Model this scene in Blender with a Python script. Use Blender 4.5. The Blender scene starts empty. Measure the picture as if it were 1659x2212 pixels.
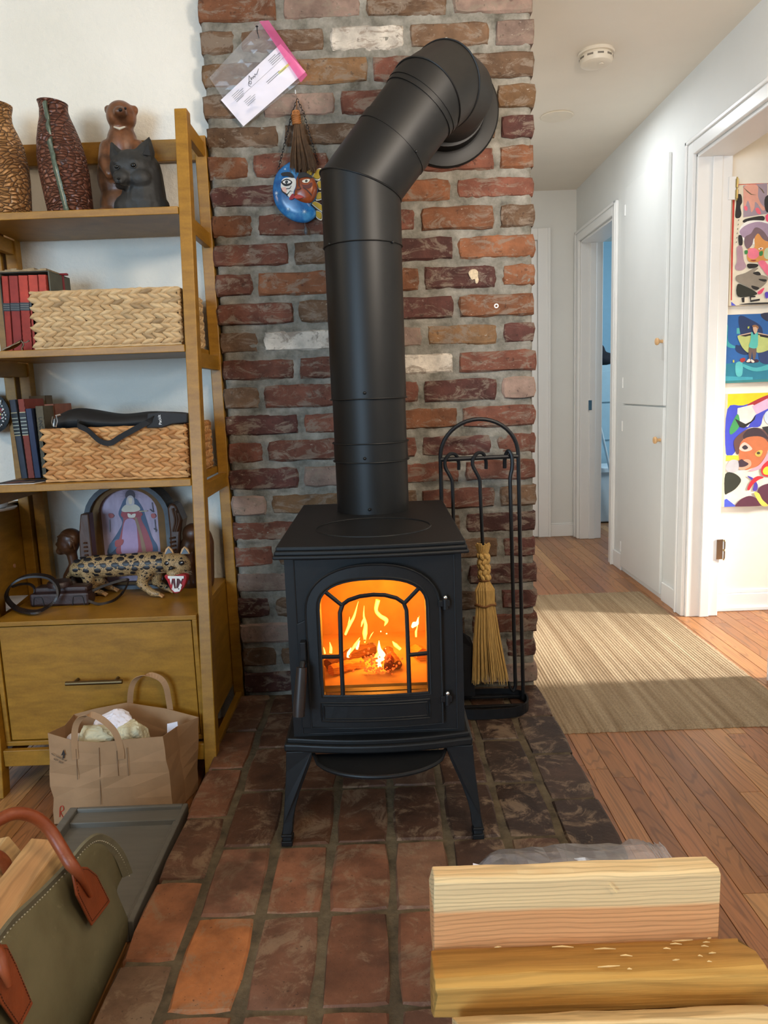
import bpy, bmesh, math, random
from math import sin, cos, pi, radians, sqrt, atan2
from mathutils import Vector, Matrix
random.seed(7)
S = bpy.context.scene
COL = S.collection
# ------------------------------------------------------------------ camera
CAM = Vector((0.0, -2.46876, 1.11775)); PITCH = 0.15932; ROLL = -0.036862; FPX = 1627.41
_f = Vector((0, cos(PITCH), -sin(PITCH))); _r = Vector((1, 0, 0)); _u = _r.cross(_f)
CR = cos(ROLL)*_r + sin(ROLL)*_u; CU = -sin(ROLL)*_r + cos(ROLL)*_u; CF = _f
cd = bpy.data.cameras.new('camera'); cam = bpy.data.objects.new('camera', cd); COL.objects.link(cam)
cd.sensor_fit = 'HORIZONTAL'; cd.sensor_width = 36; cd.lens = 36*FPX/1659; cd.clip_start = 0.02
cam.matrix_world = Matrix(((CR.x, CU.x, -CF.x, CAM.x), (CR.y, CU.y, -CF.y, CAM.y), (CR.z, CU.z, -CF.z, CAM.z), (0, 0, 0, 1)))
S.camera = cam
# ------------------------------------------------------------------ world, exposure, lamps of the place, added fill lights
S.view_settings.view_transform = 'Standard'; S.view_settings.look = 'None'
S.view_settings.gamma = 1; S.view_settings.use_curve_mapping = False
S.view_settings.exposure = 0.0
w = bpy.data.worlds.new('sky'); S.world = w; w.use_nodes = True
w.node_tree.nodes['Background'].inputs[0].default_value = (0.55, 0.72, 1.0, 1)
w.node_tree.nodes['Background'].inputs[1].default_value = 0.6

def area(name, loc, target, sx, sy, power, color):
    l = bpy.data.lights.new(name, 'AREA'); l.shape = 'RECTANGLE'; l.size = sx; l.size_y = sy
    l.energy = power; l.color = color
    o = bpy.data.objects.new(name, l); COL.objects.link(o); o.location = loc
    o.rotation_euler = (Vector(target)-Vector(loc)).to_track_quat('-Z', 'Y').to_euler()
    return o
area('window_daylight', (-2.1, -5.10, 1.40), (0.2, 0.0, 0.75), 1.6, 1.4, 140, (0.52, 0.76, 1.0))
area('floor_lamp_light', (-2.2, -1.35, 1.92), (-0.8, 0.05, 2.15), 0.22, 0.22, 7.5, (1.0, 0.82, 0.60))
area('ceiling_lamp_light', (0.85, -2.9, 2.40), (0.6, -2.3, 0), 0.45, 0.45, 28, (1.0, 0.80, 0.56))
area('ceiling_fill_light', (0.72, -1.5, 1.75), (0.85, -0.5, 2.45), 0.3, 0.3, 25, (1.0, 0.88, 0.76))  # added unseen light, aimed up to brighten the hall ceiling
area('bedroom_daylight', (4.35, 0.25, 1.55), (1.0, 0.55, 0.0), 0.22, 1.0, 40, (1.0, 0.95, 0.88)).data.spread = radians(40)
area('bedroom_ceiling_light', (2.7, -0.2, 2.40), (2.6, 0.1, 0), 0.4, 0.4, 20, (1.0, 0.88, 0.72))
area('bathroom_daylight', (3.1, 3.0, 1.9), (1.9, 4.2, 1.0), 0.7, 0.7, 42, (0.80, 0.92, 1.0))
area('hall_fill_light', (0.95, 1.5, 2.42), (0.95, 1.5, 0), 0.25, 0.25, 7, (0.93, 0.97, 1.0))  # added fill light for the hall, no fixture hangs here

# ------------------------------------------------------------------ photo-measuring helpers
def ray(x, y): return CF + CR*((x-829.5)/FPX) - CU*((y-1106)/FPX)
def hy(x, y, Y):
    d = ray(x, y); return CAM + d*((Y-CAM.y)/d.y)
def hz(x, y, Z):
    d = ray(x, y); return CAM + d*((Z-CAM.z)/d.z)
def hx(x, y, X):
    d = ray(x, y); return CAM + d*((X-CAM.x)/d.x)

# ------------------------------------------------------------------ materials
def srgb(r, g, b):
    f = lambda c: (c/255/12.92 if c/255 <= 0.04045 else ((c/255+0.055)/1.055)**2.4)
    return (f(r), f(g), f(b), 1)
class N:
    def __init__(s, name):
        s.m = bpy.data.materials.new(name); s.m.use_nodes = True; s.t = s.m.node_tree; s.n = s.t.nodes
        s.b = s.n['Principled BSDF']; s.out = s.n['Material Output']; s.L = s.t.links.new
        s.tc = None
    def new(s, t, **k):
        n = s.n.new(t)
        for a, v in k.items(): setattr(n, a, v)
        return n
    def co(s, scale=(1, 1, 1), rnd=False, loc=(0, 0, 0), rot=(0, 0, 0)):
        if not s.tc: s.tc = s.new('ShaderNodeTexCoord')
        src = s.tc.outputs['Object']
        if rnd:
            oi = s.new('ShaderNodeObjectInfo'); mu = s.new('ShaderNodeVectorMath', operation='MULTIPLY_ADD')
            s.L(oi.outputs['Random'], mu.inputs[0]); mu.inputs[1].default_value = (37, 53, 71); s.L(src, mu.inputs[2]); src = mu.outputs[0]
        mp = s.new('ShaderNodeMapping'); s.L(src, mp.inputs[0]); mp.inputs['Scale'].default_value = scale
        mp.inputs['Location'].default_value = loc; mp.inputs['Rotation'].default_value = rot
        return mp.outputs[0]
    def noise(s, co, scale, detail=4, rough=0.55, dist=0.0):
        n = s.new('ShaderNodeTexNoise'); s.L(co, n.inputs['Vector']); n.inputs['Scale'].default_value = scale
        n.inputs['Detail'].default_value = detail; n.inputs['Roughness'].default_value = rough; n.inputs['Distortion'].default_value = dist
        return n.outputs['Fac']
    def ramp(s, v, *st):
        n = s.new('ShaderNodeValToRGB'); s.L(v, n.inputs[0]); e = n.color_ramp.elements
        while len(e) < len(st): e.new(0.5)
        for i, (p, c) in enumerate(st):
            e[i].position = p; e[i].color = c if isinstance(c, tuple) else (c, c, c, 1)
        return n.outputs[0]
    def mix(s, f, a, b, mode='MIX'):
        n = s.new('ShaderNodeMix', data_type='RGBA', blend_type=mode)
        for i, v in ((0, f), (6, a), (7, b)):
            if hasattr(v, 'is_linked'): s.L(v, n.inputs[i])
            else: n.inputs[i].default_value = v
        return n.outputs[2]
    def math(s, op, a, b=0.5):
        n = s.new('ShaderNodeMath', operation=op)
        for i, v in ((0, a), (1, b)):
            if hasattr(v, 'is_linked'): s.L(v, n.inputs[i])
            else: n.inputs[i].default_value = v
        return n.outputs[0]
    def col(s, v):
        if hasattr(v, 'is_linked'): s.L(v, s.b.inputs['Base Color'])
        else: s.b.inputs['Base Color'].default_value = v
    def bump(s, h, st=0.3, d=0.002):
        n = s.new('ShaderNodeBump'); s.L(h, n.inputs['Height']); n.inputs['Strength'].default_value = st; n.inputs['Distance'].default_value = d
        s.L(n.outputs[0], s.b.inputs['Normal'])
    def r(s, rough, metal=0.0, spec=None):
        s.b.inputs['Roughness'].default_value = rough; s.b.inputs['Metallic'].default_value = metal
        if spec is not None: s.b.inputs['Specular IOR Level'].default_value = spec
_mc = {}
def plain(name, c, rough=0.6, metal=0.0, var=0.12, scale=18, bump=0.0, bscale=60, rnd=False, stretch=(1, 1, 1)):
    """soft mottled single colour"""
    if name in _mc: return _mc[name]
    m = N(name); co = m.co(stretch, rnd); n = m.noise(co, scale)
    lo = tuple(x*(1-var) for x in c[:3])+(1,); hi = tuple(min(1, x*(1+var)) for x in c[:3])+(1,)
    m.col(m.ramp(n, (0.3, lo), (0.7, hi))); m.r(rough, metal)
    if bump: m.bump(m.noise(m.co(stretch, rnd), bscale, 6), bump)
    _mc[name] = m.m; return m.m
def flat(rgb, rough=0.6):
    return plain('paint_%d_%d_%d' % tuple(rgb), srgb(*rgb), rough, 0, 0.07, 30)

def m_brick():
    m = N('old_brick'); oi = m.new('ShaderNodeObjectInfo'); co = m.co()
    n1 = m.noise(co, 14, 5, 0.6); base = m.mix(1.0, oi.outputs['Color'], m.ramp(n1, (0.28, 0.55), (0.72, 1.38)), 'MULTIPLY')
    sm = m.ramp(m.noise(m.co((1, 1, 2.2)), 12, 9, 0.74, 0.8), (0.50, 0.0), (0.58, 1.0))
    c = m.mix(m.math('MULTIPLY', sm, 0.74), base, srgb(126, 112, 98))
    fl = m.ramp(m.noise(m.co((1, 1, 2)), 42, 6, 0.75), (0.63, 0.0), (0.70, 1.0))
    c = m.mix(m.math('MULTIPLY', fl, 0.5), c, srgb(192, 184, 170))
    pit = m.ramp(m.noise(co, 70, 3), (0.30, 1.0), (0.36, 0.0))
    c = m.mix(m.math('MULTIPLY', pit, 0.45), c, (0.02, 0.012, 0.008, 1))
    m.col(c); m.r(0.85, 0, 0.3)
    h = m.math('ADD', m.math('MULTIPLY', m.noise(co, 22, 6, 0.65), 1.0), m.math('MULTIPLY', m.noise(co, 95, 4), 0.35))
    m.bump(h, 0.75, 0.006); return m.m
def m_paver():
    m = N('hearth_brick'); oi = m.new('ShaderNodeObjectInfo'); co = m.co()
    n1 = m.noise(co, 11, 6, 0.62); base = m.mix(1.0, oi.outputs['Color'], m.ramp(n1, (0.28, 0.50), (0.72, 1.40)), 'MULTIPLY')
    sm = m.ramp(m.noise(co, 13, 9, 0.78, 0.7), (0.51, 0.0), (0.60, 1.0))
    c = m.mix(m.math('MULTIPLY', sm, 0.60), base, srgb(140, 116, 92))
    dk = m.ramp(m.noise(co, 5, 4, 0.6), (0.36, 1.0), (0.46, 0.0))
    c = m.mix(m.math('MULTIPLY', dk, 0.5), c, srgb(50, 34, 24))
    pit = m.ramp(m.noise(co, 130, 2), (0.27, 1.0), (0.33, 0.0))
    c = m.mix(m.math('MULTIPLY', pit, 0.6), c, (0.03, 0.015, 0.01, 1))
    m.col(c); m.r(0.62, 0, 0.35)
    m.bump(m.math('ADD', m.noise(co, 25, 6, 0.6), m.math('MULTIPLY', m.noise(co, 120, 3), 0.25)), 0.5, 0.005); return m.m
def m_mortar(name, a, b):
    m = N(name); co = m.co(); n = m.noise(co, 16, 6, 0.65)
    m.col(m.ramp(n, (0.3, a), (0.7, b))); m.r(0.92, 0, 0.2)
    m.bump(m.math('ADD', m.noise(co, 45, 6, 0.7), m.math('MULTIPLY', m.noise(m.co((0.4, 1, 2)), 14, 4), 0.8)), 0.8, 0.007); return m.m
def m_oak():
    m = N('oak_floor'); oi = m.new('ShaderNodeObjectInfo')
    co = m.co((9, 0.85, 1), True); n = m.noise(co, 1.0, 2.0, 0.45, 0.35)
    rings = m.math('SINE', m.math('MULTIPLY', n, 150.0))
    fine = m.noise(m.co((120, 3, 1), True), 1.0, 3)
    line = m.ramp(rings, (0.5, 1.0), (0.98, 0.70))
    c = m.mix(1.0, oi.outputs['Color'], line, 'MULTIPLY')
    c = m.mix(0.55, c, m.ramp(fine, (0.3, 0.62), (0.7, 1.15)), 'MULTIPLY')
    m.col(c); m.r(0.33, 0, 0.45); m.bump(fine, 0.08, 0.001); return m.m
def m_shelf():
    m = N('acorn_wood'); 
    n = m.noise(m.co((3, 3, 14), True), 3.0, 5, 0.6, 0.4); f = m.noise(m.co((60, 60, 60)), 3, 2)
    c = m.ramp(n, (0.25, srgb(128, 88, 18)), (0.75, srgb(168, 120, 36)))
    c = m.mix(0.25, c, m.ramp(f, (0.3, 0.7), (0.7, 1.2)), 'MULTIPLY')
    m.col(c); m.r(0.42, 0, 0.4); return m.m
def m_log(name, pale, heart, freq=1.0, split=0.5, axis=0, zsplit=None, contrast=0.80):
    m = N(name); st = [30, 30, 30]; st[axis] = 0.8
    n = m.noise(m.co(tuple(st), False), 1.1, 2.5, 0.5, 0.15)
    sz = m.new('ShaderNodeSeparateXYZ'); m.L(m.co(), sz.inputs[0]); ax = m.math('ADD', sz.outputs[2], m.math('MULTIPLY', sz.outputs[1 if axis == 0 else 0], 0.6))
    wob = [9, 9, 9]; wob[axis] = 2.2
    rings = m.math('SINE', m.math('MULTIPLY', m.math('ADD', ax, m.math('MULTIPLY', m.noise(m.co(tuple(wob)), 1.0, 3), 0.045)), 950*freq))
    if zsplit:
        sx = m.new('ShaderNodeSeparateXYZ'); m.L(m.co(), sx.inputs[0]); z = m.math('ADD', sx.outputs[2], m.math('MULTIPLY', m.noise(m.co((2.5, 0, 0)), 1.0, 2), 0.02))
        f = m.ramp(m.math('MULTIPLY', m.math('SUBTRACT', z, zsplit-0.05), 10.0), (0.57, 1.0), (0.63, 0.0))
        base = m.mix(f, pale, heart)
    else: base = m.mix(m.ramp(m.noise(m.co(tuple(0.35*x for x in st)), 0.6, 2), (split-0.06, 0.0), (split+0.06, 1.0)), pale, heart)
    c = m.mix(1.0, base, m.ramp(rings, (0.2, 1.05), (0.98, contrast)), 'MULTIPLY')
    c = m.mix(0.6, c, m.ramp(m.noise(m.co(tuple(4*x for x in st)), 1.0, 4), (0.3, 0.82), (0.7, 1.1)), 'MULTIPLY')
    m.col(c); m.r(0.8, 0, 0.2); m.bump(m.noise(m.co(tuple(2*x for x in st)), 1.2, 5), 0.6, 0.004); return m.m
def emit(name, c, st):
    m = N(name); m.b.inputs['Emission Color'].default_value = c; m.b.inputs['Emission Strength'].default_value = st
    m.b.inputs['Base Color'].default_value = (0, 0, 0, 1); return m.m
def film(name, tint=(1, 1, 1, 1), haze=0.10, rough=0.12, hazecol=(0.8, 0.8, 0.85, 1), spec=0.12):
    """thin clear film: transparent + a little gloss + a little milky diffuse"""
    m = N(name); m.n.remove(m.b); tr = m.new('ShaderNodeBsdfTransparent'); tr.inputs[0].default_value = tint
    gl = m.new('ShaderNodeBsdfGlossy'); gl.inputs['Roughness'].default_value = rough
    df = m.new('ShaderNodeBsdfDiffuse'); df.inputs[0].default_value = hazecol
    a = m.new('ShaderNodeMixShader'); a.inputs[0].default_value = haze; m.L(tr.outputs[0], a.inputs[1]); m.L(df.outputs[0], a.inputs[2])
    fr = m.new('ShaderNodeLayerWeight'); fr.inputs[0].default_value = spec
    b = m.new('ShaderNodeMixShader'); m.L(fr.outputs['Fresnel'], b.inputs[0]); m.L(a.outputs[0], b.inputs[1]); m.L(gl.outputs[0], b.inputs[2])
    m.L(b.outputs[0], m.out.inputs[0]); return m.m

BRICK = m_brick(); PAVER = m_paver(); OAK = m_oak(); WOOD = m_shelf()
MORTAR = m_mortar('wall_mortar', srgb(84, 80, 70), srgb(156, 151, 140))
GROUT = m_mortar('hearth_grout', srgb(62, 53, 40), srgb(116, 101, 78))
def m_wall():
    m = N('textured_white_plaster'); co = m.co(); m.col(m.ramp(m.noise(co, 3), (0.3, srgb(226, 222, 210)), (0.7, srgb(234, 230, 220))))
    m.r(0.7, 0, 0.3); m.bump(m.noise(co, 55, 5, 0.65), 0.8, 0.006); return m.m
PLASTER = m_wall()
WHITE = plain('white_wall_paint', srgb(224, 225, 222), 0.6, 0, 0.02, 4, 0.05, 90)
CEIL = plain('ceiling_paint', srgb(226, 218, 204), 0.75, 0, 0.02, 4)
TRIM = plain('white_trim_paint', srgb(234, 234, 232), 0.35, 0, 0.015, 6)
IRON = plain('black_cast_iron', (0.0055, 0.0057, 0.0062, 1), 0.50, 0, 0.15, 40, 0.10, 260)
PIPE = plain('matte_black_pipe', (0.0055, 0.0053, 0.0050, 1), 0.46, 0, 0.10, 20, 0.03, 200)
BLACKI = plain('forged_black_iron', (0.010, 0.010, 0.011, 1), 0.45, 0.2, 0.15, 40, 0.15, 120)
CHROME = plain('chrome', (0.75, 0.75, 0.76, 1), 0.15, 1.0, 0.02)
for _m in (IRON, PIPE, BLACKI): _m.node_tree.nodes['Principled BSDF'].inputs['Specular IOR Level'].default_value = 0.35
BRONZE = plain('bronze', srgb(96, 78, 52), 0.35, 0.85, 0.1)
STRAW = plain('broom_straw', srgb(184, 148, 84), 0.75, 0, 0.3, 60, 0.3, 90, stretch=(8, 8, 0.6))
LEATHER = plain('tan_leather', srgb(136, 66, 34), 0.42, 0, 0.16, 30, 0.25, 220)
def m_canvas():
    m = N('olive_waxed_canvas'); c = m.ramp(m.noise(m.co(), 7, 5, 0.6), (0.3, srgb(96, 88, 60)), (0.7, srgb(118, 110, 80)))
    sc = m.ramp(m.noise(m.co((1, 1, 1)), 11, 7, 0.7, 1.6), (0.60, 0.0), (0.70, 1.0)); c = m.mix(m.math('MULTIPLY', sc, 0.35), c, srgb(158, 148, 112))
    m.col(c); m.r(0.7); m.bump(m.noise(m.co(), 420, 2), 0.25, 0.001); return m.m
CANVAS = m_canvas()

# ------------------------------------------------------------------ mesh helpers
class MB:
    def __init__(s): s.v = []; s.f = []; s.mi = []; s.k = 0
    def add(s, vs, fs):
        o = len(s.v); s.v += [tuple(v) for v in vs]; s.f += [tuple(i+o for i in f) for f in fs]; s.mi += [s.k]*len(fs); return s
    def box(s, x0, x1, y0, y1, z0, z1, M=None):
        vs = [Vector((x, y, z)) for x in (x0, x1) for y in (y0, y1) for z in (z0, z1)]
        if M: vs = [M @ v for v in vs]
        return s.add(vs, [(0, 1, 3, 2), (4, 6, 7, 5), (0, 4, 5, 1), (2, 3, 7, 6), (0, 2, 6, 4), (1, 5, 7, 3)])
    def tube(s, pts, r, n=8, closed=False, cap=True, flat=1.0):
        """sweep a round (flat<1: ribbon-like) section along pts; r number or list"""
        pts = [Vector(p) for p in pts]; m = len(pts); rr = r if isinstance(r, (list, tuple)) else [r]*m
        vs = []; up = None
        for i, p in enumerate(pts):
            a = pts[(i-1) % m] if (closed or i > 0) else p; b = pts[(i+1) % m] if (closed or i < m-1) else p
            d = (b-a).normalized()
            if up is None:
                up = d.orthogonal().normalized()
            up = (up - d*up.dot(d)); up = up.normalized() if up.length > 1e-6 else d.orthogonal().normalized()
            sd = d.cross(up)
            for j in range(n):
                t = 2*pi*j/n; vs.append(p + (up*cos(t)*flat + sd*sin(t))*rr[i])
        fs = []
        for i in range(m if closed else m-1):
            for j in range(n):
                a, b = i*n+j, i*n+(j+1) % n; c, d = ((i+1) % m)*n+(j+1) % n, ((i+1) % m)*n+j; fs.append((a, b, c, d))
        if cap and not closed: fs += [tuple(range(n))[::-1], tuple(range((m-1)*n, m*n))]
        return s.add(vs, fs)
    def ribbon(s, pts, width, thick, side):
        """flat strap along pts; side(i)->width direction"""
        pts = [Vector(p) for p in pts]; vs = []; m = len(pts)
        for i, p in enumerate(pts):
            d = (pts[min(i+1, m-1)]-pts[max(i-1, 0)]).normalized(); sd = Vector(side(i) if callable(side) else side); sd = (sd-d*sd.dot(d)).normalized(); nn = d.cross(sd)
            for a, b in ((-1, -1), (1, -1), (1, 1), (-1, 1)): vs.append(p+sd*a*width/2+nn*b*thick/2)
        fs = [(i*4+j, i*4+(j+1) % 4, i*4+4+(j+1) % 4, i*4+4+j) for i in range(m-1) for j in range(4)]
        return s.add(vs, fs+[(3, 2, 1, 0), tuple(range(m*4-4, m*4))])
    def lathe(s, prof, c=(0, 0, 0), n=32, f=None):
        c = Vector(c); vs = []
        for r, z in prof:
            for j in range(n):
                t = 2*pi*j/n; v = Vector((r*cos(t), r*sin(t), z)); vs.append(c+(f(v) if f else v))
        m = len(prof); fs = [(i*n+j, i*n+(j+1) % n, (i+1)*n+(j+1) % n, (i+1)*n+j) for i in range(m-1) for j in range(n)]
        return s.add(vs, fs+[tuple(range(n))[::-1], tuple(range((m-1)*n, m*n))])
    def prism(s, poly, d):
        """extrude planar polygon (3D points) by vector d"""
        poly = [Vector(p) for p in poly]; d = Vector(d); n = len(poly)
        return s.add(poly+[p+d for p in poly], [tuple(range(n))[::-1], tuple(range(n, 2*n))]+[(i, (i+1) % n, n+(i+1) % n, n+i) for i in range(n)])
    def ball(s, c, r, nu=12, nv=8, M=None):
        c = Vector(c); rr = Vector((r, r, r)) if not hasattr(r, '__len__') else Vector(r); vs = []
        def P(v): v = Vector((v.x*rr.x, v.y*rr.y, v.z*rr.z)); return c+(M @ v if M else v)
        vs.append(P(Vector((0, 0, 1))))
        for i in range(1, nv):
            for j in range(nu):
                a, t = pi*i/nv, 2*pi*j/nu; vs.append(P(Vector((sin(a)*cos(t), sin(a)*sin(t), cos(a)))))
        vs.append(P(Vector((0, 0, -1)))); fs = [(0, 1+j, 1+(j+1) % nu) for j in range(nu)]
        for i in range(nv-2):
            for j in range(nu): a = 1+i*nu; fs.append((a+j, a+nu+j, a+nu+(j+1) % nu, a+(j+1) % nu))
        L = len(vs)-1; a = 1+(nv-2)*nu
        return s.add(vs, fs+[(a+(j+1) % nu, a+j, L) for j in range(nu)])
    def bow(s, f):
        s.v = [tuple(f(Vector(v))) for v in s.v]; return s
    def build(s, name, mat, parent=None, smooth=False, bevel=0, seg=2, color=None, angle=40):
        me = bpy.data.meshes.new(name); me.from_pydata(s.v, [], s.f)
        bm = bmesh.new(); bm.from_mesh(me); bmesh.ops.recalc_face_normals(bm, faces=bm.faces); bm.to_mesh(me); bm.free()
        for mm in (mat if isinstance(mat, list) else [mat]): me.materials.append(mm)
        if isinstance(mat, list): me.polygons.foreach_set('material_index', s.mi)
        o = bpy.data.objects.new(name, me); COL.objects.link(o)
        if parent: par(o, parent)
        if bevel:
            b = o.modifiers.new('bevel', 'BEVEL'); b.width = bevel; b.segments = seg; b.limit_method = 'ANGLE'; b.angle_limit = radians(40)
        if smooth:
            me.polygons.foreach_set('use_smooth', [True]*len(me.polygons)); me.set_sharp_from_angle(angle=radians(angle))
        if color: o.color = color
        return o
def par(o, p):
    o.parent = p; o.matrix_parent_inverse = wm(p).inverted()
def wm(p):
    M = p.matrix_basis.copy()
    q = p
    while q.parent: M = q.parent.matrix_basis @ q.matrix_parent_inverse @ M if q.parent else M; q = q.parent
    return M
def thing(name, label, cat, loc=(0, 0, 0), group=None):
    o = bpy.data.objects.new(name, None); o.empty_display_size = 0.05; COL.objects.link(o); o.location = loc
    return tag(o, label, cat, group)
def tag(o, label, cat, group=None):
    o['label'] = label; o['category'] = cat
    if group: o['group'] = group
    return o
def struct(o): o['kind'] = 'structure'; return o
def stuff(o): o['kind'] = 'stuff'; return o
def blob(name, parts, vox, mat, parent=None, sm=4, zmin=None):
    """one continuous sculpted body from overlapping balls and tapered limbs"""
    mb = MB()
    for p in parts:
        if p[0] == 's': mb.ball(p[1], p[2], 16, 12, p[3] if len(p) > 3 else None)
        else: mb.tube(p[1], p[2], 12); mb.ball(p[1][0], p[2][0], 12, 8); mb.ball(p[1][-1], p[2][-1], 12, 8)
    if zmin is not None: mb.v = [(v[0], v[1], max(v[2], zmin)) for v in mb.v]
    o = mb.build(name, mat, parent); r = o.modifiers.new('remesh', 'REMESH'); r.mode = 'VOXEL'; r.voxel_size = vox; r.use_smooth_shade = True
    s = o.modifiers.new('smooth', 'SMOOTH'); s.iterations = sm; s.factor = 0.5
    return o
def text(name, s, size, loc, xdir, ydir, mat, parent=None, align='CENTER'):
    c = bpy.data.curves.new(name, 'FONT'); c.body = s; c.size = size; c.align_x = align; c.align_y = 'CENTER'; c.extrude = 0.0003
    t = bpy.data.objects.new(name, c); COL.objects.link(t); X = Vector(xdir).normalized(); Z = X.cross(Vector(ydir)).normalized(); Y = Z.cross(X)
    dg = bpy.context.evaluated_depsgraph_get(); me = bpy.data.meshes.new_from_object(t.evaluated_get(dg)); bpy.data.objects.remove(t)
    M = Matrix((X, Y, Z)).transposed().to_4x4(); M.translation = Vector(loc); me.transform(M)
    me.materials.clear(); me.materials.append(mat); me.name = name
    o = bpy.data.objects.new(name, me); COL.objects.link(o)
    if parent: par(o, parent)
    return o
def smoothpoly(pts, k=4):
    n = len(pts); out = []
    for i in range(n):
        p0, p1, p2, p3 = (Vector(pts[(i+j-1) % n]) for j in range(4))
        for t in range(k):
            t /= k; out.append(0.5*((2*p1)+(p2-p0)*t+(2*p0-5*p1+4*p2-p3)*t*t+(3*p1-p0-3*p2+p3)*t**3))
    return out
def spline(pts, k=6):
    pts = [Vector(p) for p in pts]; q = [2*pts[0]-pts[1]]+pts+[2*pts[-1]-pts[-2]]; out = []
    for i in range(1, len(q)-2):
        p0, p1, p2, p3 = q[i-1:i+3]
        for t in range(k):
            t /= k; out.append(0.5*((2*p1)+(p2-p0)*t+(2*p0-5*p1+4*p2-p3)*t*t+(3*p1-p0-3*p2+p3)*t**3))
    return out+[pts[-1]]
def paint_layers(name, parent, layers, P, d0, step, nrm):
    """flat painted shapes: layers of (rgb, smooth, [(x,y)..]) lifted one paint-film above the other; P maps (x,y)->point"""
    mb = MB(); mats = []; idx = {}
    for i, (rgb, sm, pts) in enumerate(layers):
        m = flat(rgb)
        if rgb not in idx: idx[rgb] = len(mats); mats.append(m)
        mb.k = idx[rgb]; poly = [P(x, y) for x, y in pts]
        if sm: poly = smoothpoly(poly)
        off = Vector(nrm)*(d0+step*i); mb.prism([p+off for p in poly], Vector(nrm)*step*0.8)
    return mb.build(name, mats, parent)
def rectframe(mb, x0, x1, z0, z1, y, r, f=None, nx=12):
    pts = [(x0+(x1-x0)*i/nx, y, z0) for i in range(nx)]+[(x1, y, z0+(z1-z0)*i/4) for i in range(4)]+[(x1-(x1-x0)*i/nx, y, z1) for i in range(nx)]+[(x0, y, z1-(z1-z0)*i/4) for i in range(4)]
    if f: pts = [f(Vector(p)) for p in pts]
    mb.tube(pts, r, 6, closed=True)
# ================================================================== the room
def wallbox(name, boxes, mat, bevel=0):
    mb = MB()
    for b in boxes: mb.box(*b)
    return struct(mb.build(name, mat, None, bevel=bevel))
HC = 2.45
floor = wallbox('floor', [(-3.3, 4.5, -5.3, 5.2, -0.12, -0.006)], OAK); floor.color = srgb(150, 106, 68)
OAKS = [srgb(*c) for c in ((168, 114, 68), (154, 102, 58), (178, 126, 76), (142, 92, 54), (164, 108, 66), (148, 96, 56), (184, 134, 84), (158, 102, 62))]
rb = random.Random(11)
def boards(x0, x1, y0, y1, pitch=0.0623):
    x = x0
    while x < x1-0.01:
        y = y0-rb.uniform(0, 0.6); xe = min(x+pitch, x1)
        while y < y1:
            L = rb.choice((0.32, 0.5, 0.75, 0.95, 1.2, 1.5))*rb.uniform(0.9, 1.1); a, b = max(y, y0), min(y+L, y1)
            if y+L > y1-0.15: b = y1; L = 9
            if b-a > 0.02:
                MB().box(x+0.0006, xe-0.0006, a+0.0006, b-0.0006, -0.02, 0).build('floorboard', OAK, floor, bevel=0.0007, seg=1, color=rb.choice(OAKS))
            y += L
        x += pitch
boards(0.505, 1.44, -2.35, 3.05)
boards(-1.44, -0.515, -1.9, 0.05)
boards(1.44, 2.06, -0.3, 1.08)
boards(1.44, 1.75, 1.95, 3.4)
wallbox('ceiling', [(-3.3, 4.5, -5.3, 5.2, HC, HC+0.1)], CEIL)
wallbox('wall_left', [(-3.35, -0.47, 0.05, 0.15, 0, HC)], PLASTER)
wallbox('wall_chimney_side', [(0.40, 0.485, 0.58, 3.05, 0, HC)], WHITE)
TANW = plain('tan_wall_paint', srgb(150, 142, 128), 0.7, 0, 0.03, 4)
wallbox('wall_far_left', [(-3.35, -3.2, -5.3, 0.15, 0, HC)], TANW)
wallbox('wall_back', [(-3.2, -2.95, -5.3, -5.15, 0, HC), (-1.25, 1.42, -5.3, -5.15, 0, HC), (-2.95, -1.25, -5.3, -5.15, 0, 0.65), (-2.95, -1.25, -5.3, -5.15, 2.15, HC)], TANW)
DT = 2.085
wallbox('wall_right', [(1.42, 1.57, -5.3, 0.20, 0, HC), (1.42, 1.57, 0.20, 1.01, DT, HC), (1.42, 1.57, 1.01, 2.17, 0, HC), (1.42, 1.57, 2.17, 2.93, DT, HC), (1.42, 1.57, 2.93, 3.2, 0, HC)], WHITE)
wallbox('wall_end', [(0.40, 1.42, 3.05, 3.2, 0, HC)], WHITE)
wallbox('wall_bedroom', [(1.57, 4.5, 1.08, 1.2, 0, HC), (1.57, 4.5, -1.7, -1.6, 0, HC), (4.4, 4.5, -1.6, 1.08, 0, HC)], plain('bedroom_wall_paint', srgb(236, 230, 218), 0.6, 0, 0.02))
BLUEW = plain('blue_wall_paint', srgb(132, 176, 198), 0.6, 0, 0.03)
wallbox('wall_bathroom', [(1.57, 3.3, 5.05, 5.2, 0, HC), (3.2, 3.3, 1.2, 5.05, 0, HC), (1.56, 1.57, 3.2, 5.05, 0, HC), (1.571, 3.2, 1.201, 1.21, 0, HC)], BLUEW)
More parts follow.
